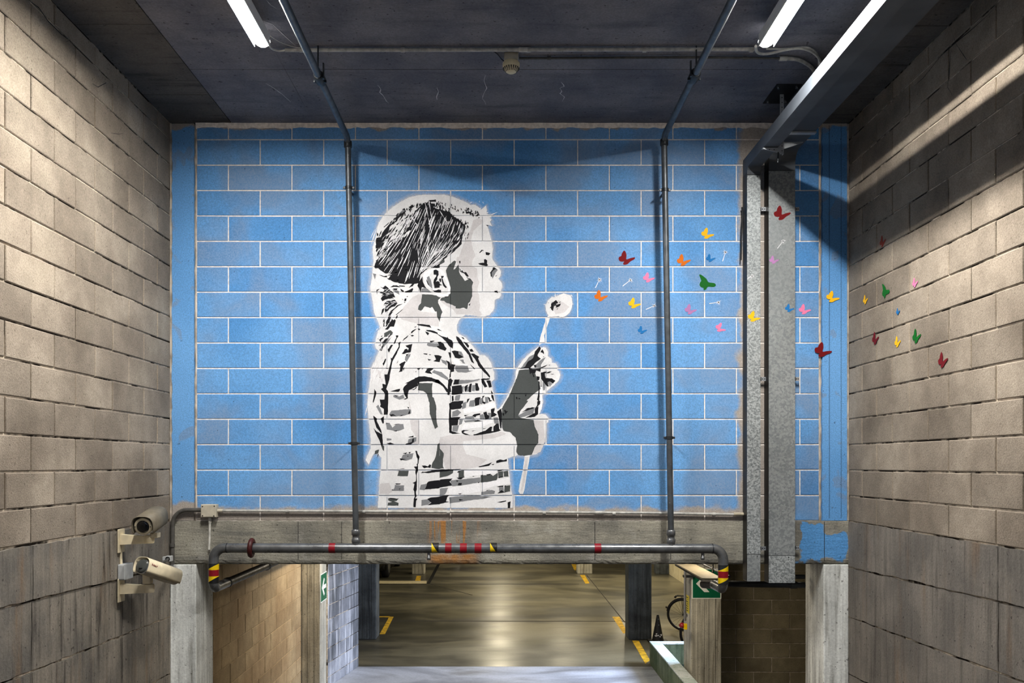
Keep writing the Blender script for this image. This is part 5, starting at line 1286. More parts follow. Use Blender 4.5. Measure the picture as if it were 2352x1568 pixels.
BLACK = '''H4 b 960,150 1010,135 1100,130 1095,60 1130,45 1165,80 1165,150 1190,185 1150,210 1060,190 1000,175
H2 b 1130,1360 1190,1370 1240,1390 1200,1435 1135,1425
H2 b 1130,740 1200,765 1170,780
H2 b 990,1370 1045,1310 1060,1330 1000,1385
H2 b 1040,1310 1085,1315 1080,1345
H4 b 1230,345 1250,340 1290,270 1285,250 1320,230 1345,245 1405,290 1350,272 1300,310 1265,355 1275,445 1250,440
H4 b 1350,432 1390,405 1365,440
H4 b 1320,770 1400,755 1392,780 1412,790 1405,820 1385,800 1340,790
H4 b -40,300 20,285 65,320 70,400 40,440 45,500 0,560 0,640 -30,640 -45,580 -20,500 30,440 20,400 -40,400
H4 b -30,620 0,560 50,545 90,590 120,615 165,630 70,650 20,700 -20,700
H4 b 80,520 95,480 130,490 130,555 110,570
H4 b 130,430 190,430 185,455 155,485 165,500 195,590 260,685 235,700 180,650 155,590 140,480
H4 b -20,780 60,745 125,735 130,800 60,805
H4 b 205,895 290,885 310,835 320,840 300,900 215,912
H3 b 1180,435 1190,560 1225,640 1275,710 1225,690 1165,680 1135,800 1100,700 1070,650 1085,590 1120,530
H3 b 1265,490 1290,540 1340,650 1300,620 1275,570
H3 b 1340,690 1440,760 1560,730 1568,800 1450,790
H3 b 1430,330 1450,295 1490,285 1540,320 1545,400 1520,440 1500,520 1440,640 1425,580 1440,510 1490,440 1490,400 1440,400
H3 b 1440,640 1460,570 1520,545 1568,560 1568,690 1480,700
H3 b 1360,245 1480,180 1568,150 1568,240
H4 b 0,180 60,150 100,240 0,250
H4 b 530,90 570,90 560,150 545,150
H4 b 540,255 560,270 575,330 600,290 640,345 690,340 750,430 730,450 690,430 650,370 600,350 560,330
H4 b 690,440 730,470 790,490 850,570 770,500 720,480
H4 b 745,1085 790,1030 775,1095
H1 b 560,640 640,560 740,470 790,430 720,400 780,370 810,450 720,530 600,640
H1 b 450,740 550,670 550,700 460,775
H1 b 260,960 330,850 420,750 440,800 400,930 300,1030 250,1020
H1 b 240,900 270,870 255,930 210,1010 195,1010
H1 b 130,1080 150,1040 220,1020 250,1060 230,1110 190,1150 170,1250 150,1260 130,1140
H1 b 150,920 185,950 170,1010 155,990
H1 b 300,800 440,680 420,720 330,800
H1 b 430,880 530,790 520,810 440,920
H1 b 430,900 530,850 430,930
H1 b 590,740 660,690 670,710 600,760
H1 b 680,670 740,620 740,650 690,690
H1 b 765,600 850,550 850,580 770,625
H1 b 740,750 800,700 800,715 745,765
H1 b 835,680 870,650 870,665 840,690
H1 b 900,620 935,600 930,630 905,640
H1 b 600,860 620,850 612,868
H1 b 650,820 668,815 660,832
H1 b 895,740 920,690 1000,660 1010,740 950,790 900,860 830,905 815,870 840,810 890,780
H1 b 985,640 1040,580 1130,530 1230,500 1240,560 1180,640 1060,720 1020,700
H1 b 950,520 1060,430 1220,340 1240,440 1080,530 960,600
H1 b 870,350 960,290 990,340 930,380 900,380
H1 b 910,280 940,310 930,320
H1 b 1140,330 1230,240 1230,330 1170,370
H1 b 1250,260 1310,230 1300,340 1280,380 1240,330
H1 b 1330,190 1480,180 1490,230 1340,230
H1 b 1350,260 1440,270 1480,330 1400,350
H1 b 620,1090 640,1030 800,900 800,920 710,1010 700,1050 640,1100
H1 b 560,1180 680,1090 800,1020 830,960 930,910 960,900 960,950 860,1040 780,1110 640,1200 560,1240 480,1330 400,1410 360,1380 440,1280
H1 b 340,1240 430,1130 510,1100 430,1190 350,1250
H1 b 180,1390 330,1270 400,1240 380,1290 240,1370 210,1480 240,1490 330,1450 420,1440 300,1480 190,1500
H1 b 120,1568 200,1500 330,1510 330,1568
H3 b 95,230 120,140 170,60 260,20 520,30 510,60 240,140 330,130 540,90 530,150 380,190 240,230 130,260
H3 b 200,400 260,410 310,430 380,420 380,460 310,450 250,425
H3 b 320,330 360,325 380,380 330,365
H3 b 380,480 420,480 460,520 430,520
H3 b 450,300 640,260 640,290 450,340
H3 b 540,380 680,345 690,380 550,395
H3 b 470,510 560,470 740,450 740,500 560,560 520,540
H3 b 570,430 780,390 800,420 600,450
H3 b 450,680 520,640 600,640 690,680 560,670
H3 b 650,640 790,650 780,670 660,665
H3 b 520,710 620,710 600,750 540,740
H3 b 680,710 760,760 750,790 690,760
H3 b 780,780 860,750 960,700 975,720 940,790 800,800
H3 b 870,690 950,600 1020,540 1010,590 960,660
H3 b 225,670 290,690 340,645 400,690 460,750 520,800 570,910 480,900 350,860 240,870 300,830 215,810 240,780 290,790 330,740
H3 b 240,940 280,880 380,850 480,890 540,930 400,940 340,960 280,1000
H3 b 300,1080 360,1000 560,960 580,990 620,1040 560,1110 480,1130 430,1170 400,1240 340,1260 330,1180 350,1100
H3 b 140,740 220,715 160,770 165,850 150,800
H3 b 250,1290 270,1180 330,1130 300,1230 260,1300
H3 b 420,1290 460,1220 560,1140 540,1200 440,1330 380,1480 380,1568 350,1568 360,1450 400,1360
H3 b 300,1400 340,1370 320,1480 330,1568 300,1568 300,1480
H3 b 570,1390 600,1320 630,1310 600,1380
H3 b 400,1568 430,1440 480,1380 520,1420 560,1400 580,1430 540,1568
H3 b 600,1090 650,1070 740,1050 640,1100 570,1160 500,1210 560,1140
H3 b 575,1300 740,1170 730,1190 590,1310
H3 b 720,940 750,970 725,960
H3 b 780,940 820,930 810,990 770,990
H3 b 820,890 860,880 840,905
H3 b 760,1010 800,1010 780,1030
T1 b 390,150 440,110 420,230 400,240
T1 b 450,280 500,110 570,0 560,100 520,200 480,280
T1 b 540,180 600,120 590,240 500,360 430,360 500,280
T1 b 600,230 680,150 640,270 600,290
T1 b 680,100 720,40 710,90
T1 b 510,500 580,455 560,500 430,660 380,650 450,560 520,540
T1 b 300,590 350,550 410,530 330,640
T1 b 310,820 370,720 420,680 360,840
T1 b 265,570 285,560 280,580
T1 b 290,720 340,670 330,740
T1 b 340,510 380,490 360,530
T1 b 670,495 735,490 735,520 700,560 650,685 625,680 670,580 690,540
T1 b 490,800 520,780 570,700 620,700 560,800 530,880 500,840
T1 b 735,660 790,625 770,700 765,760 700,900 600,1080 590,1150 540,1400 510,1568 460,1568 480,1400 540,1180 570,1060 560,990 590,1010 680,850 745,740
T1 b 830,610 860,560 970,485 930,540 840,615
T1 b 1020,420 1050,380 1150,340 1120,370 1030,445
T1 b 980,465 1020,445 990,475
T1 b 1010,495 1060,480 1090,500 1040,515
T1 b 1160,340 1200,330 1230,350 1200,375
T1 b 1150,240 1290,235 1400,260 1440,270 1480,320 1400,295 1250,275 1170,260
T1 b 1100,300 1150,285 1110,315
T1 b 1350,370 1430,365 1568,400 1568,435 1430,400
T1 b 1335,400 1400,420 1430,450 1400,490 1370,460
T1 b 1440,610 1550,610 1500,640 1460,650
T1 b 890,720 1050,680 1030,780 1010,870 920,880 860,910 810,905 850,860 880,800 930,790 950,830 970,780 920,750
T1 b 900,920 1000,890 960,920 920,960
T1 b 770,1130 880,1070 900,1090 850,1200 820,1300 740,1320 770,1280 780,1180 750,1150
T1 b 840,1240 880,1205 850,1290
T1 b 690,1130 735,1050 720,1100
T1 b 450,1210 500,1230 480,1250
T1 b 380,1130 440,1010 460,1020 430,1120 400,1175
T1 b 310,1430 330,1425 320,1450
T1 b 420,1350 450,1400 430,1390
T1 b 1300,895 1390,900 1380,925 1310,915
T1 b 1420,910 1480,925 1440,935
T1 b 1390,1020 1480,1040 1430,1055
T1 b 1160,1230 1230,1220 1210,1260 1170,1260
T1 b 1110,1310 1150,1290 1130,1320
T1 b 1260,1240 1290,1230 1280,1260
T1 b 1330,1320 1400,1230 1520,1225 1520,1250 1450,1300 1500,1360 1400,1340
T1 b 1110,1460 1200,1415 1320,1410 1450,1435 1568,1470 1568,1520 1400,1520 1230,1530 1170,1568 890,1568
T2 b 0,225 60,230 90,280 0,260
T2 b 200,310 240,310 310,350 230,330
T2 b 0,325 100,340 220,380 220,410 300,450 410,480 410,460 440,500 510,540 530,600 520,700 460,660 380,550 280,460 200,400 0,345
T2 b 0,370 50,400 30,420 0,410
T2 b 70,545 160,550 100,570
T2 b 190,655 250,640 220,565 280,565 340,600 360,650 400,700 370,745 280,710
T2 b 590,450 640,475 700,540 760,640 830,720 880,810 950,1000 900,970 840,830 770,740 640,590 600,520
T2 b 690,460 740,480 760,520 720,500
T2 b 735,555 810,590 850,650 830,685 780,630
T2 b 850,720 900,700 940,760 880,760
T2 b 880,800 950,800 1050,860 1030,900 1060,970 1140,1080 1200,1150 1270,1250 1260,1290 1200,1220 1120,1140 1030,1040 1010,980 960,900
T2 b 500,750 560,740 640,750 640,810 750,870 650,900 570,880
T2 b 430,770 480,780 490,880 460,880
T2 b 150,830 240,830 300,860 270,920 260,970 130,950 190,920
T2 b 20,900 90,930 40,940
T2 b 380,930 450,960 480,1010 480,1130 430,1110 420,1000
T2 b 490,920 500,1010 580,1020 550,1070 550,1160 490,1170 480,1260 450,1300 470,1150
T2 b 870,1010 970,1105 950,1110 890,1040
T2 b 430,1340 450,1300 530,1330 490,1380 470,1430 490,1568 440,1568
T2 b 530,1420 560,1320 650,1320 640,1410
T2 b 0,1270 100,1280 230,1350 340,1430 430,1540 430,1568 400,1568 320,1450 200,1370 80,1340 0,1345
T2 b 0,1100 140,1100 60,1150 70,1190 0,1190
T2 b 500,1568 520,1450 690,1430 700,1568
T2 b 1100,1300 1270,1295 1260,1310 1130,1330 1210,1460 1160,1480 1100,1380
T2 b 1200,1340 1250,1340 1300,1470 1250,1480
T2 b 980,1400 1020,1390 1050,1540 980,1540
T2 b 790,1440 830,1420 810,1480
T2 b 840,1568 870,1400 900,1400 890,1568
T4 b 260,100 300,70 350,120 330,170 320,230 290,230 290,380 275,410 240,400
T4 b 0,90 60,100 160,190 240,280 280,330 270,400 240,350 200,270 100,190 0,150
T4 b 380,110 490,95 460,130 470,190 360,190
T4 b 330,230 520,210 530,250 540,370 440,400 330,400
T4 b 690,190 730,180 720,300 660,340 670,250
T4 b 580,240 640,200 650,210 630,310 590,350
T4 b 800,170 830,170 880,290 800,320
T4 b 920,90 960,90 1040,240 990,250
T4 b 1020,120 1050,120 1110,220 1080,260
T4 b 1050,110 1100,120 1130,250 1110,240
T4 b 900,90 1095,85 1080,100 930,110
T4 b 330,430 360,420 370,520 330,540
T4 b 270,580 340,540 560,520 550,570 520,600 540,640 500,680 320,700 280,660
T4 b 300,560 330,1180 280,1160 270,900 280,700
T4 b 640,490 690,480 650,540 620,580
T4 b 790,480 820,460 910,450 880,500 880,600 790,630
T4 b 940,430 990,420 950,480 960,540 1000,550 990,590 940,570
T4 b 1050,440 1090,470 1100,510 1140,520 1080,545
T4 b 1120,400 1160,410 1180,540 1150,510 1120,450
T4 b 1110,310 1160,380 1120,370
T4 b 270,860 370,850 510,850 460,900 450,1010 290,1020
T4 b 570,810 670,800 590,835
T4 b 740,820 780,790 900,775 890,810 820,820 800,860
T4 b 955,760 1020,740 1040,800 1080,830 1070,880 1000,900
T4 b 1110,690 1190,670 1170,760 1230,800 1190,830 1120,850
T4 b 740,940 850,905 940,930 850,940
T4 b 280,1000 330,1030 320,1130 500,1180 340,1185 290,1160
T4 b 520,1130 560,1110 670,1115 590,1130 560,1160 710,1215 600,1205 530,1170
T4 b 740,1120 830,1110 740,1135
T4 b 760,1200 860,1170 1000,1120 1100,1040 1140,1040 1120,1130 1160,1130 1160,1040 1220,980 1270,980 1280,1090 1310,1110 1270,1135 1000,1190 770,1220
T4 b 950,1080 1030,1060 960,1090
T4 b 1240,740 1310,680 1330,760 1320,1060 1300,1080 1280,900
T4 b 1340,800 1360,760 1370,830
T4 b 1370,700 1400,720 1440,740 1400,800 1390,760
T3 b 460,0 570,0 560,100 500,290 530,330 540,380 530,800 450,800 450,680 370,640 390,600 370,500 460,500 470,380 390,290 430,260 420,180 490,200
T3 b 260,285 300,350 290,430 240,570 230,540 255,400
T3 b 580,335 700,300 780,280 770,320 740,345
T3 b 900,200 970,140 1060,90 1090,100 1140,220 1000,290 950,310 930,400 930,470 880,500 840,490 900,470 860,400 830,290 850,240
T3 b 1060,70 1200,40 1350,50 1568,130 1568,190 1400,130 1250,130 1160,150 1140,215 1110,120
T3 b 1000,300 1060,290 1100,240 1110,260 1050,310
T3 b 640,410 750,420 700,440
T3 b 915,645 955,650 950,690
T3 b 560,800 640,790 700,830 640,820 590,840
T3 b 780,810 860,800 800,830
T3 b 930,790 970,700 980,780
T3 b 240,820 310,880 310,930 390,1100 420,1210 300,1050 250,900
T3 b 245,1070 300,1130 420,1200 430,1390 400,1420 370,1330 290,1170
T3 b 385,880 450,830 450,960 430,990
T3 b 930,1250 1045,1220 1040,1260 1010,1255
T3 b 1020,1290 1050,1270 1050,1340 990,1395 870,1400 900,1380 1010,1350
T3 b 490,960 545,970 500,980
T3 b 630,1010 680,990 820,985 700,1000
T3 b 640,1125 730,1110 700,1140
T3 b 500,1370 580,1360 660,1390 560,1395
T5 b 300,0 360,0 350,180 330,130
T5 b 240,390 260,290 275,300
T5 b 780,280 885,265 850,300
T5 b 900,260 960,255 930,290
T5 b 715,390 860,410 740,435
T5 b 890,330 910,350 880,360
T5 b 1050,230 1085,230 1100,290 1145,360 1120,430 1115,500 1100,520 1110,560 1110,640 1085,720 1080,1050 1060,1100 1080,1190 1050,1240 1100,1240 1065,1290 1060,1420 1010,1420 1020,1250 1040,1200 1030,1090 1010,1050 1030,930 990,910 1060,880 1070,760 1050,700 1060,620 1020,570 1090,560 1080,510 1100,500 1100,400 1080,360
T5 b 1190,545 1260,540 1320,560 1355,510 1390,540 1370,590 1310,580 1240,600
T5 b 720,605 830,600 800,615
T5 b 670,655 910,650 720,665
T5 b 625,920 740,920 730,940 650,940
T5 b 550,1060 580,1030 570,1070
T5 b 700,1040 740,1020 720,1050
T5 b 460,1240 530,1230 720,1245 600,1255
T5 b 1170,700 1220,660 1200,700
T5 b 1300,910 1330,880 1450,860 1568,850 1568,1020 1370,1040 1250,1045 1290,970
T5 b 1310,1250 1370,1220 1568,1200 1568,1360 1310,1380 1390,1330
T5 b 1170,690 1440,640 1568,635 1568,670 1320,700
T6 b 0,625 460,615 180,660 0,680
T6 b 0,840 270,815 210,880 260,960 0,1010
T6 b 0,1190 210,1165 160,1210 130,1300 200,1310 0,1350
T6 b 355,800 510,785 460,830 400,830
T6 b 370,690 400,655 450,660 400,690
T6 b 340,860 400,860 370,890
T6 b 380,960 400,910 470,910 460,960
T6 b 690,765 745,765 700,780
T6 b 870,745 930,740 900,760
T6 b 980,735 1080,715 1080,735 1010,750
T6 b 800,900 870,885 820,910
T6 b 820,560 950,530 1110,475 1050,545 830,575
T6 b 1090,520 1160,500 1130,530
T6 b 1200,440 1280,410 1350,430 1420,400 1420,450 1330,460 1200,490
T6 b 1220,650 1350,625 1310,650 1240,665
T6 b 1240,790 1340,765 1320,790 1250,810
T6 b 1205,990 1350,960 1340,990 1260,1000
T6 b 1370,970 1410,960 1390,990
T6 b 1220,1130 1310,1060 1380,1110 1300,1125
T6 b 980,1065 1070,1050 1000,1075
T6 b 385,1140 480,1130 430,1155
T6 b 410,1250 500,1270 420,1285
T6 b 900,1215 1040,1205 950,1220
T6 b 1210,1315 1410,1280 1400,1300 1300,1325
T6 b 1440,1320 1500,1300 1490,1440 1440,1440
T7 b 970,150 1000,190 980,250 930,330 930,370 1000,430 900,500 800,600 760,640 820,660 1000,640 990,720 900,690 880,750 830,760 860,830 830,840 800,740 760,780 730,640 640,640 540,655 650,600 700,500 830,410 870,260
T7 b 990,280 1040,210 1075,280 1070,330 1030,290
T7 b 1050,380 1085,370 1060,400
T7 b 840,570 900,560 900,630 860,620
T7 b 1000,620 1160,560 1080,620 1010,635
T7 b 1180,570 1230,560 1190,585
T7 b 1080,720 1140,715 1090,760 1110,860 1250,870 1330,920 1270,985 1200,930 1150,960 1180,1050 1140,1050 1060,950 1010,880 1000,740
T7 b 1110,755 1190,715 1250,720 1180,750
T7 b 1210,770 1310,770 1260,780
T7 b 900,820 980,830 960,910 920,910
T7 b 950,930 975,940 970,1400 990,1440 930,1500 900,1568 860,1568 920,1470 940,1370 915,1350 945,1200
T7 b 1000,880 1020,1060 1000,1060
T7 b 440,1290 470,1285 480,1340 450,1330
T7 b 490,1300 550,1320 510,1345
T7 b 640,1240 680,1230 660,1290
T7 b 640,1568 720,1530 880,1530 760,1560
T8 b 390,180 460,140 560,100 620,110 440,165
T8 b 640,10 690,0 680,60 640,60
T8 b 600,130 660,90 650,210 600,250 450,270 540,220 600,190
T8 b 10,170 60,130 90,200 80,310 75,440 55,400 40,270
T8 b 95,200 130,190 120,240
T8 b 120,150 150,140 140,190
T8 b 160,160 185,165 160,190
C b 510,175 545,150 560,170 530,185 525,230 510,215
C b 545,185 580,175 570,195 545,205'''

def parse(txt):
    for line in txt.strip().split('\n'):
        q = line.split(); ox, oy, s = FR[q[0]]
        pts = []
        for w_ in q[2:]:
            if ',' in w_:
                a, b = w_.split(','); pts.append((ox + float(a) / s, oy + float(b) / s))
        yield q[1], pts

class Paint:
    """paint lying on the faces of the blocks, and a second coat down in the joints"""
    def __init__(s): s.v = []; s.f = []
    def tri(s, t, y): 
        o = len(s.v); s.v += [(p[0], y, p[1]) for p in t]; s.f.append(tuple(range(o, o + len(t))))
def clip(poly, x0, x1, z0, z1):
    for ax, lim, sg in ((0, x0, 1), (0, x1, -1), (1, z0, 1), (1, z1, -1)):
        out = []
        for i in range(len(poly)):
            a, b = poly[i], poly[(i + 1) % len(poly)]
            da = (a[ax] - lim) * sg; db = (b[ax] - lim) * sg
            if da >= 0: out.append(a)
            if (da >= 0) != (db >= 0):
                t = da / (da - db); out.append((a[0] + (b[0] - a[0]) * t, a[1] + (b[1] - a[1]) * t))
        poly = out
        if len(poly) < 3: return []
    return poly
def area(p): return abs(sum(p[i][0] * p[(i + 1) % len(p)][1] - p[(i + 1) % len(p)][0] * p[i][1] for i in range(len(p)))) / 2
BR = [(l - .0006, r + .0006, a - .0006, b + .0006) for (l, r, a, b) in BLK]
_lay = [0]
def lay(pt, poly, layer, jit=.0, joints=True):
    """poly in photograph pixels on the wall plane"""
    if jit:
        q = []
        for i in range(len(poly)):
            a, b = poly[i], poly[(i + 1) % len(poly)]
            L = math.hypot(b[0] - a[0], b[1] - a[1]); k = max(1, int(L / 4))
            for j in range(k):
                t = j / k; q.append((a[0] + (b[0] - a[0]) * t + R.uniform(-jit, jit), a[1] + (b[1] - a[1]) * t + R.uniform(-jit, jit)))
        poly = q
    W2 = [(FX(x), FZ(y)) for x, y in poly]
    try: tris = tessellate_polygon([[Vector((a, b, 0)) for a, b in W2]]) if len(W2) > 3 else [(0, 1, 2)]
    except Exception: return
    _lay[0] += 1; e = (_lay[0] % 37) * 6e-6
    y = W - .0008 - .00026 * layer - e; yj = W + .0044 - .00026 * layer - e
    for t in tris:
        T3 = [W2[i] for i in t]
        if area(T3) < 1e-8: continue
        x0 = min(p[0] for p in T3); x1 = max(p[0] for p in T3); z0 = min(p[1] for p in T3); z1 = max(p[1] for p in T3)
        if joints: pt.tri(T3, yj)
        for (l, r, a, b) in BR:
            if l > x1 or r < x0 or a > z1 or b < z0: continue
            c_ = T3 if (l <= x0 and r >= x1 and a <= z0 and b >= z1) else clip(T3, l, r, a, b)
            if len(c_) >= 3 and area(c_) > 1e-9: pt.tri(c_, y)
def finish(pt, name, mat, parent, **kw):
    me = bpy.data.meshes.new(name); me.from_pydata(pt.v, [], pt.f); me.materials.append(M[mat])
    o = bpy.data.objects.new(name, me); COL.objects.link(o); link(o, parent)
    for k, v in kw.items(): o[k] = v
    return o

girl = thing('girl_mural', 'black and white stencil of a girl in profile with a striped shirt blowing a dandelion', 'mural', (FX(1010), W, FZ(1160)))
pw, pl_, pm, pg, pb, pbr = Paint(), Paint(), Paint(), Paint(), Paint(), Paint()
BODYP = list(parse(BODY))
for c_, p_ in BODYP: lay(pw, p_, 0, .35)
def spike(pt, a, b, w_, layer):
    dx, dy = b[0] - a[0], b[1] - a[1]; L = math.hypot(dx, dy) or 1; nx, ny = -dy / L * w_ / 2, dx / L * w_ / 2
    m_ = (a[0] + dx * .45, a[1] + dy * .45)
    lay(pt, [(a[0] + nx * .3, a[1] + ny * .3), (m_[0] + nx, m_[1] + ny), b, (m_[0] - nx, m_[1] - ny), (a[0] - nx * .3, a[1] - ny * .3)], layer)
for a, b, w_ in (((1126, 494), (1144, 486.5), 2), ((1110, 482), (1116, 472), 4), ((1116, 490), (1122, 487), 3), ((1120, 500), (1130, 504), 3), ((1120, 506), (1130, 520), 3), ((1078, 467), (1086, 463), 1.5),
                 ((1101, 465), (1101, 460), 1.5), ((1108, 463), (1112, 468), 1.2), ((1082, 471), (1092, 471), 2), ((1100, 480), (1106, 477), 3), ((853, 560), (866, 520), 2.5), ((851, 547), (862, 525), 1.5),
                 ((838, 955), (846, 925), 2), ((1309, 680), (1315, 688), 1.5), ((1311, 676), (1316, 682), 1.2), ((1305, 671), (1312, 669), 1.2), ((1296, 672), (1300, 668), 1.2)):
    spike(pw, a, b, w_, 0)
for i in range(46):      # fluff of the dandelion
    a = R.uniform(0, 2 * math.pi); r0 = R.uniform(18, 24); r1 = r0 + R.uniform(4, 9)
    cx_, cy2 = 1284, 702
    spike(pw, (cx_ + math.cos(a) * r0 * 1.15, cy2 + math.sin(a) * r0), (cx_ + math.cos(a + .05) * r1 * 1.15, cy2 + math.sin(a + .05) * r1), 1.6, 0)
for c_, p_ in parse(SHADE): lay(pl_, p_, 1, .5)
for c_, p_ in parse(GREY): lay(pg if c_ == 'g' else pm, p_, 3 if c_ == 'g' else 2, .45)

# hair: the dark mass behind the ear, then strands combed back from the parting
HAIR = '''P b 946,492 962,476 974,466 980,470 988,470 1000,478 1016,483 1033,486 1042,497 1050,502 1062,512 1069,518 1068,534 1062,545 1060,560 1050,570 1040,580 1024,592 1006,604 988,614 976,622 966,632 962,650 950,652 930,652 905,648 892,640 900,628 880,626 866,614 868,600 880,590 900,572 918,560 930,548 940,535 944,520 950,505'''
for c_, p_ in parse(HAIR): lay(pb, p_, 4, .8)
for c_, p_ in parse(BLACK): lay(pb, p_, 4, .35)

def bez(a, c_, b, t): return ((1 - t) ** 2 * a[0] + 2 * t * (1 - t) * c_[0] + t * t * b[0], (1 - t) ** 2 * a[1] + 2 * t * (1 - t) * c_[1] + t * t * b[1])
STRANDS = [  # start, control, end of guide strands, front of the head to its back
    ((1071, 520), (1062, 572), (985, 622)), ((1060, 510), (1048, 562), (975, 620)), ((1046, 498), (1030, 556), (968, 625)), ((1030, 488), (1008, 548), (962, 632)), ((1012, 482), (985, 545), (955, 645)),
    ((992, 472), (962, 540), (930, 650)), ((978, 468), (945, 545), (890, 630)), ((960, 478), (925, 545), (872, 612)), ((945, 490), (905, 545), (868, 600)), ((930, 482), (888, 532), (865, 582)), ((908, 493), (878, 532), (864, 565))]
def guide(u):
    k = min(int(u), len(STRANDS) - 2); f = u - k; A, B_ = STRANDS[k], STRANDS[k + 1]
    return [tuple(A[i][j] * (1 - f) + B_[i][j] * f for j in (0, 1)) for i in range(3)]
def stroke(pt, u, t0, t1, wd, layer, wob=.6):
    n = max(2, int((t1 - t0) * 9)); a, c_, b = guide(u); L = []; Rr = []
    ox, oy = R.uniform(-wob, wob), R.uniform(-wob, wob)
    for i in range(n + 1):
        t = t0 + (t1 - t0) * i / n; p = bez(a, c_, b, t); q = bez(a, c_, b, t + .01)
        dx, dy = q[0] - p[0], q[1] - p[1]; d = math.hypot(dx, dy) or 1
        ww = wd / 2 * (math.sin(math.pi * (i + .25) / (n + .5)) ** .7) * R.uniform(.8, 1.2)
        L.append((p[0] + ox - dy / d * ww, p[1] + oy + dx / d * ww)); Rr.append((p[0] + ox + dy / d * ww, p[1] + oy - dx / d * ww))
    lay(pt, L + Rr[::-1], layer)
for i in range(210):     # dark dashes in the paler back of the head
    u = R.uniform(6.6, 10); t0 = R.uniform(.0, .92) if R.random() < .6 else R.uniform(.55, .92); stroke(pb, u, t0, min(1, t0 + R.uniform(.05, .14)), R.uniform(1.6, 3.4), 4, 1.2)
for i in range(120):     # dark strokes swept from the ear back to the tie
    k = R.random(); a_ = (958 + R.uniform(-4, 8), 590 + 52 * k); b_ = (866 + 40 * k, 614 + 36 * k); t0 = R.uniform(0, .85); t1 = t0 + R.uniform(.08, .2)
    p_ = (a_[0] + (b_[0] - a_[0]) * t0, a_[1] + (b_[1] - a_[1]) * t0 + R.uniform(-2, 2)); q_ = (a_[0] + (b_[0] - a_[0]) * t1, a_[1] + (b_[1] - a_[1]) * t1); spike(pb, p_, q_, R.uniform(1.8, 3.4), 4)
for i in range(90):      # dark bristles along the hairline
    t = R.random(); x = 925 + 150 * t; y = 487 - 26 * math.sin(math.pi * min(1, t * 1.15)) + 26 * t * t + R.uniform(-5, 5); spike(pb, (x, y), (x + R.uniform(-3, 2), y + R.uniform(5, 10)), R.uniform(1.6, 3.2), 4)
for i in range(16): x, y = 1275 + R.gauss(0, 7), 700 + R.gauss(0, 6); spike(pb, (x, y), (x + R.uniform(2, 5), y - R.uniform(0, 4)), R.uniform(1.5, 2.8), 4)
for i in range(330):
    u = R.uniform(0, 8.6); t0 = R.uniform(.03, .90); t1 = min(1, t0 + R.uniform(.06, .20))
    stroke(pbr, u, t0, t1, R.uniform(.7, 1.6), 5)
for i in range(70):
    u = R.uniform(.0, 6.5); t0 = R.uniform(.03, .8); stroke(pm, u, t0, min(1, t0 + R.uniform(.05, .12)), R.uniform(1.5, 3), 5)
for pts in ([(985, 462), (989, 485), (992, 505), (986, 535), (982, 560), (984, 590)], [(977, 468), (984, 500), (990, 530)], [(1010, 484), (1020, 500), (1028, 512)], [(946, 497), (953, 511), (960, 518)], [(960, 570), (961, 590), (963, 600)]):
    for i in range(len(pts) - 1): spike(pbr, pts[i], (pts[i + 1][0] * 1.0, pts[i + 1][1]), 2.0, 6)
# finer dark dashes in the pale band at the back of the head and along the parting
for i in range(46):
    t = R.random(); x = 868 + 46 * t + R.uniform(-6, 6); y = 604 - 60 * t + R.uniform(-8, 10); spike(pb, (x, y), (x + R.uniform(5, 10), y - R.uniform(3, 6)), R.uniform(1.2, 2.4), 4)
for i in range(42):
    t = R.random(); x = 1000 + 100 * t; y = 466 + 24 * t ** 1.2 + R.uniform(-5, 7); spike(pb, (x, y), (x + R.uniform(-1, 3), y + R.uniform(3, 7)), R.uniform(1.5, 3), 4)
for i in range(26):
    x = R.uniform(1068, 1100); y = 480 + (x - 1068) * .42 + R.uniform(-3, 8); spike(pb, (x, y), (x + R.uniform(2, 6), y + R.uniform(-4, 5)), R.uniform(2, 4), 4)
for i in range(24):
    x = R.uniform(1060, 1078); y = R.uniform(518, 545); spike(pb, (x, y), (x - R.uniform(0, 2), y + R.uniform(4, 9)), R.uniform(1, 1.8), 4)
# white strokes over the tail of hair
for i in range(60):
    t = R.random(); x = 886 + 20 * math.sin(t * 2.2) + R.uniform(-14, 12) - 16 * t; y = 664 + 75 * t
    s_ = R.uniform(6, 14); a = math.radians(-18 + 78 * t + R.uniform(-12, 12))
    spike(pbr, (x, y), (x - math.cos(a) * s_ * (-1 if t < .4 else 1), y + math.sin(a) * s_), R.uniform(.8, 1.7), 5)
for i in range(34):
    x = 872 + R.uniform(-4, 26); y = R.uniform(725, 800); spike(pbr, (x, y), (x - R.uniform(2, 5), y + R.uniform(5, 10)), R.uniform(.7, 1.5), 5)
for i in range(60):
    x = R.uniform(852, 900); y = R.uniform(815, 870) ; spike(pl_, (x, y), (x - 4, y + R.uniform(8, 16)), R.uniform(.8, 1.6), 2)
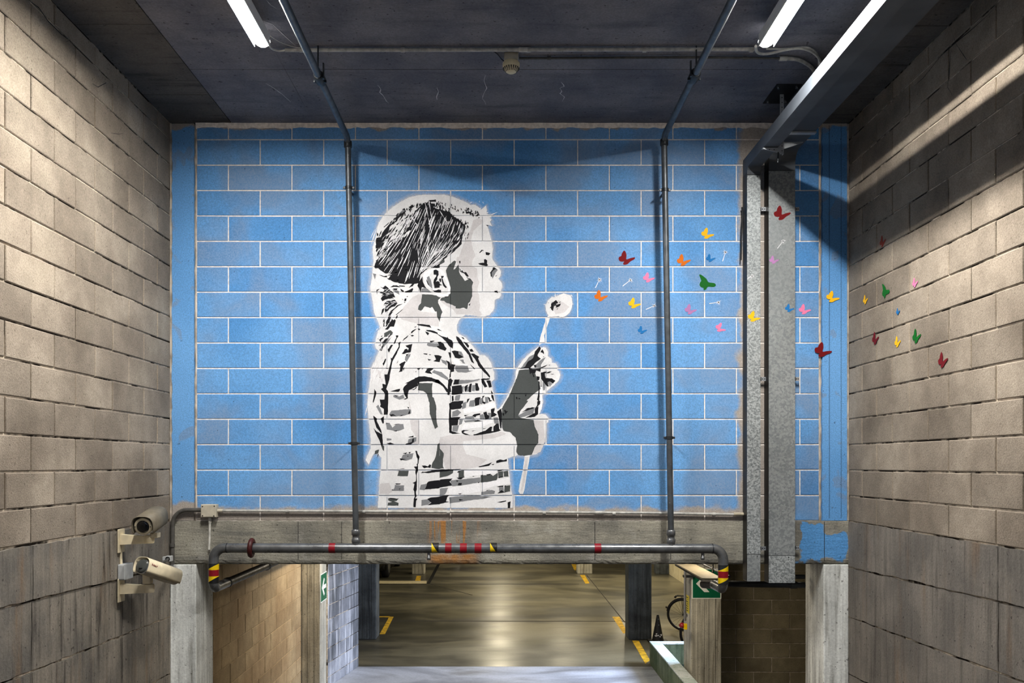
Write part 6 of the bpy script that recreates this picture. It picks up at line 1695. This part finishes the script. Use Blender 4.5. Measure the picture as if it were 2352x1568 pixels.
# bright highlights of the fingers, ear rim, nose and front stripes
for txt in ('H3 w 1190,430 1240,330 1400,260 1568,265 1568,285 1440,300 1330,400 1390,560 1430,700 1568,760 1440,770 1300,680 1230,580', 'H4 w 0,262 120,280 200,340 240,430 300,560 340,700 330,810 290,880 140,890 0,850 0,830 180,840 280,820 290,720 240,560 180,440 100,330 0,285',
            'T8 w 700,30 730,20 690,190 650,200 660,100', 'T7 w 985,1060 1030,1060 1020,1568 1000,1568', 'T2 w 570,900 650,930 680,1000 830,1030 800,1050 560,1010 520,920', 'T6 w 180,1050 220,1010 400,980 850,910 860,1090 560,1150 200,1150',
            'T6 w 520,640 860,640 1200,650 1180,710 900,730 540,800', 'T6 w 900,900 1220,850 1480,790 1500,930 1200,970 880,1060', 'T4 w 560,690 1180,560 1200,640 1000,720 560,780', 'T4 w 560,1000 900,940 1140,900 1150,960 940,1050 520,1110'):
    for c_, p_ in parse(txt): lay(pbr, p_, 1.5, .5)

finish(pw, 'white_ground', 'p_white', girl); finish(pl_, 'light_grey_shading', 'p_light', girl); finish(pm, 'mid_grey_shading', 'p_mid', girl)
finish(pg, 'dark_grey_shading', 'p_grey', girl); finish(pb, 'black_stencil', 'p_black', girl); finish(pbr, 'white_highlights', 'p_bright', girl)

# overspray around the white silhouette, thinning outwards
def overspray(poly, width, a0, name):
    n0 = len(poly); ar = sum(poly[i][0] * poly[(i + 1) % n0][1] - poly[(i + 1) % n0][0] * poly[i][1] for i in range(n0)); sg = 1 if ar > 0 else -1
    q = []
    for i in range(n0):
        a, b = poly[i], poly[(i + 1) % n0]; L = math.hypot(b[0] - a[0], b[1] - a[1]); k = max(1, int(L / 7))
        for j in range(k): q.append((a[0] + (b[0] - a[0]) * j / k, a[1] + (b[1] - a[1]) * j / k))
    n = len(q); vs = []; al = []; fs = []
    nn = []
    for i in range(n):
        a, b = q[(i - 3) % n], q[(i + 3) % n]; dx, dy = b[0] - a[0], b[1] - a[1]; L = math.hypot(dx, dy) or 1
        nn.append((dy / L * sg, -dx / L * sg))
    for i in range(n):
        for s, c_ in ((-1.5, a0), (width * .45, a0 * .45), (width, 0)):
            x, y = q[i][0] + nn[i][0] * s, q[i][1] + nn[i][1] * s
            vs.append((FX(x), W - .0006, FZ(min(y, 1166)))); al.append(c_)
    for i in range(n):
        j = (i + 1) % n
        for k in (0, 1): fs.append((i * 3 + k, i * 3 + k + 1, j * 3 + k + 1, j * 3 + k))
    me = bpy.data.meshes.new(name); me.from_pydata(vs, [], fs); me.materials.append(M['p_mist'])
    at = me.attributes.new('cover', 'FLOAT', 'POINT'); at.data.foreach_set('value', al)
    o = bpy.data.objects.new(name, me); COL.objects.link(o); link(o, girl)
overspray(BODYP[0][1], 10, .6, 'overspray')
overspray(BODYP[2][1], 5, .5, 'overspray')

# ------------------------------------------------------------------ butterflies and seeds
BF1 = [(-.285, -.30), (-.165, -.49), (-.06, -.42), (0, -.18), (-.01, .07), (.235, -.01), (.5, -.06), (.47, .06), (.235, .21), (.06, .38), (-.147, .42), (-.206, .34), (-.147, .21), (-.265, .22), (-.41, .18), (-.48, .03), (-.44, -.09), (-.32, -.15)]
BF2 = [(-.5, -.49), (-.32, -.44), (-.06, -.21), (.06, 0), (.41, .06), (.5, .21), (.35, .31), (.03, .29), (-.09, .47), (-.235, .5), (-.235, .38), (-.38, .32), (-.48, .18), (-.44, 0), (-.38, -.12)]
def smooth2(p, n=3):
    out = []; k = len(p)
    for i in range(k):
        a, b, c_, d = p[i - 1], p[i], p[(i + 1) % k], p[(i + 2) % k]
        for j in range(n):
            s = j / n
            out.append(tuple(.5 * ((2 * b[q]) + (c_[q] - a[q]) * s + (2 * a[q] - 5 * b[q] + 4 * c_[q] - d[q]) * s * s + (3 * b[q] - a[q] - 3 * c_[q] + d[q]) * s ** 3) for q in (0, 1)))
    return out
BF1, BF2 = smooth2(BF1), smooth2(BF2)
BF = [  # px, py, width, shape, turn, colour, surface, label
    (1439, 593, 38, 1, 0, 'red', 'w', 'large dark red painted butterfly left of the right thin pipe'),
    (1570, 598, 32, 1, 0, 'orange', 'w', 'orange painted butterfly just right of the right thin pipe'),
    (1380, 680, 31, 1, 0, 'orange', 'w', 'orange painted butterfly nearest the dandelion'),
    (1625, 537, 30, 1, 10, 'yellow', 'w', 'yellow painted butterfly highest on the blue blocks'),
    (1457, 697, 29, 1, 8, 'yellow', 'w', 'yellow painted butterfly on a head joint left of the right thin pipe'),
    (1632, 593, 22, 1, 0, 'blue', 'w', 'small blue painted butterfly between the orange one and a white seed'),
    (1475, 758, 22, 1, 0, 'blue', 'w', 'small blue painted butterfly lowest on the blocks left of the right thin pipe'),
    (1490, 638, 27, 1, 5, 'pink', 'w', 'pink painted butterfly close to the left side of the right thin pipe'),
    (1655, 753, 25, 1, 25, 'pink', 'w', 'pink painted butterfly low on the blocks near the narrow duct'),
    (1586, 711, 28, 1, 5, 'mauve', 'w', 'faded mauve painted butterfly right of the right thin pipe'),
    (1625, 648, 38, 2, 0, 'green', 'w', 'large green painted butterfly in flight right of the right thin pipe'),
    (1848, 711, 28, 1, 5, 'pink', 'w', 'pink painted butterfly on the blocks right of the wide duct'),
    (1911.5, 683, 31, 1, 12, 'yellow', 'p', 'yellow painted butterfly on the blue right corner post'),
    (1889, 805, 40, 1, 10, 'red', 'p', 'large dark red painted butterfly across the edge of the right corner post'),
    (1796, 490, 39, 1, 0, 'red', 'd', 'dark red painted butterfly high on the wide duct'),
    (1777.5, 597, 22, 1, 0, 'mauve', 'd', 'faded mauve painted butterfly at the left edge of the wide duct'),
    (1813.5, 708, 22, 1, 5, 'blue', 'd', 'small blue painted butterfly at the right edge of the wide duct'),
    (1731.5, 728, 29, 1, 14, 'yellow', 'd', 'yellow painted butterfly on the narrow duct'),
    (2029, 554, 34, 1, 0, 'rust', 'r', 'rust coloured painted butterfly in the shadow band on the right wall'),
    (2036, 666, 40, 2, 0, 'green', 'r', 'green painted butterfly with one tall wing on the right wall'),
    (2103, 649, 28, 1, 0, 'pink', 'r', 'faint pink painted butterfly on the right wall'),
    (1989, 688, 27, 1, 0, 'yellow', 'r', 'yellow painted butterfly nearest the corner on the right wall'),
    (2064, 715, 20, 1, 0, 'blue', 'r', 'small blue painted butterfly on the right wall'),
    (2012, 777, 37, 1, 0, 'crimson', 'r', 'crimson painted butterfly near the corner low on the right wall'),
    (2063, 785, 32, 1, 0, 'yellow', 'r', 'yellow painted butterfly between the crimson and green ones on the right wall'),
    (2106.5, 772, 42, 1, 0, 'green', 'r', 'green painted butterfly with two pointed wings low on the right wall'),
    (2167, 827, 45, 1, 0, 'crimson', 'r', 'crimson painted butterfly farthest right on the right wall')]
def decal(name, polys, mat, surf, c_, label, cat, group, seeds=False):
    px, py = c_
    if surf == 'r':
        o = wall_pt(px, py, XR); Z = o.y; ux, uz, nrm = Vector((0, -1, 0)), Vector((0, 0, -1)), Vector((-1, 0, 0)); off = .0045; k = Z / F
        pr = o
    else:
        Z = {'w': W, 'p': W, 'd': 6.628}[surf]; k = Z / F; pr = P(px, py, Z); ux, uz, nrm = Vector((1, 0, 0)), Vector((0, 0, -1)), Vector((0, -1, 0))
        off = {'w': .0012, 'p': .010, 'd': .0008}[surf]
    m = MB()
    for poly in polys: m.prism([(a * k, b * k) for a, b in poly], pr + nrm * off, ux, uz, nrm * .0005)
    ob = m.build(name, mat); tag(ob, label, cat, group); return ob
for px, py, wd, sh, rot, colr, surf, lab in BF:
    base = BF1 if sh == 1 else BF2; a = math.radians(rot); q = []
    if surf == 'r': wd2 = wd * .95
    else: wd2 = wd
    for x, y in base:
        X, Y = x * wd2, y * wd2 * .93; q.append((X * math.cos(a) - Y * math.sin(a), X * math.sin(a) + Y * math.cos(a)))
    decal('painted_butterfly', [q], 'bf_' + colr, surf, (px, py), lab, 'butterfly', 'butterflies painted flying to the right')
SD = [((1376.7, 642), (1367.5, 661), 'w', 'white painted dandelion seed just above the orange butterfly nearest the dandelion'), ((1448, 643), (1430, 657), 'w', 'white painted dandelion seed left of the pink butterfly by the right thin pipe'),
      ((1666, 579), (1659.6, 600), 'w', 'white painted dandelion seed right of the small blue butterfly'), ((1502.5, 702), (1483.5, 710.5), 'w', 'white painted dandelion seed beside the left of the right thin pipe'),
      ((1650, 694), (1629, 697), 'w', 'white painted dandelion seed under the large green butterfly'), ((1798.5, 553.5), (1785.5, 570.5), 'd', 'white painted dandelion seed on the wide duct'),
      ((1727.5, 634), (1717.5, 639), 'd', 'faint white painted dandelion seed on the narrow duct')]
for (hx_, hy_), (sx_, sy_), surf, lab in SD:
    polys = []; dx, dy = sx_ - hx_, sy_ - hy_; L = math.hypot(dx, dy); nx, ny = -dy / L, dx / L
    polys.append([(nx * .5, ny * .5), (dx + nx * .9, dy + ny * .9), (dx - nx * .9, dy - ny * .9), (-nx * .5, -ny * .5)])
    for k in range(9):
        a = math.atan2(-dy, -dx) + math.radians(-150 + 300 * k / 8 + R.uniform(-12, 12)); r = R.uniform(3.5, 8.5)
        ex, ey = math.cos(a) * r, math.sin(a) * r; mx, my = -math.sin(a), math.cos(a)
        polys.append([(mx * .9, my * .9), (ex, ey), (-mx * .9, -my * .9)])
    decal('painted_seed', polys, 'p_bright', surf, (hx_, hy_), lab, 'dandelion seed', 'white seeds painted drifting to the right')
bpy.context.view_layer.update()
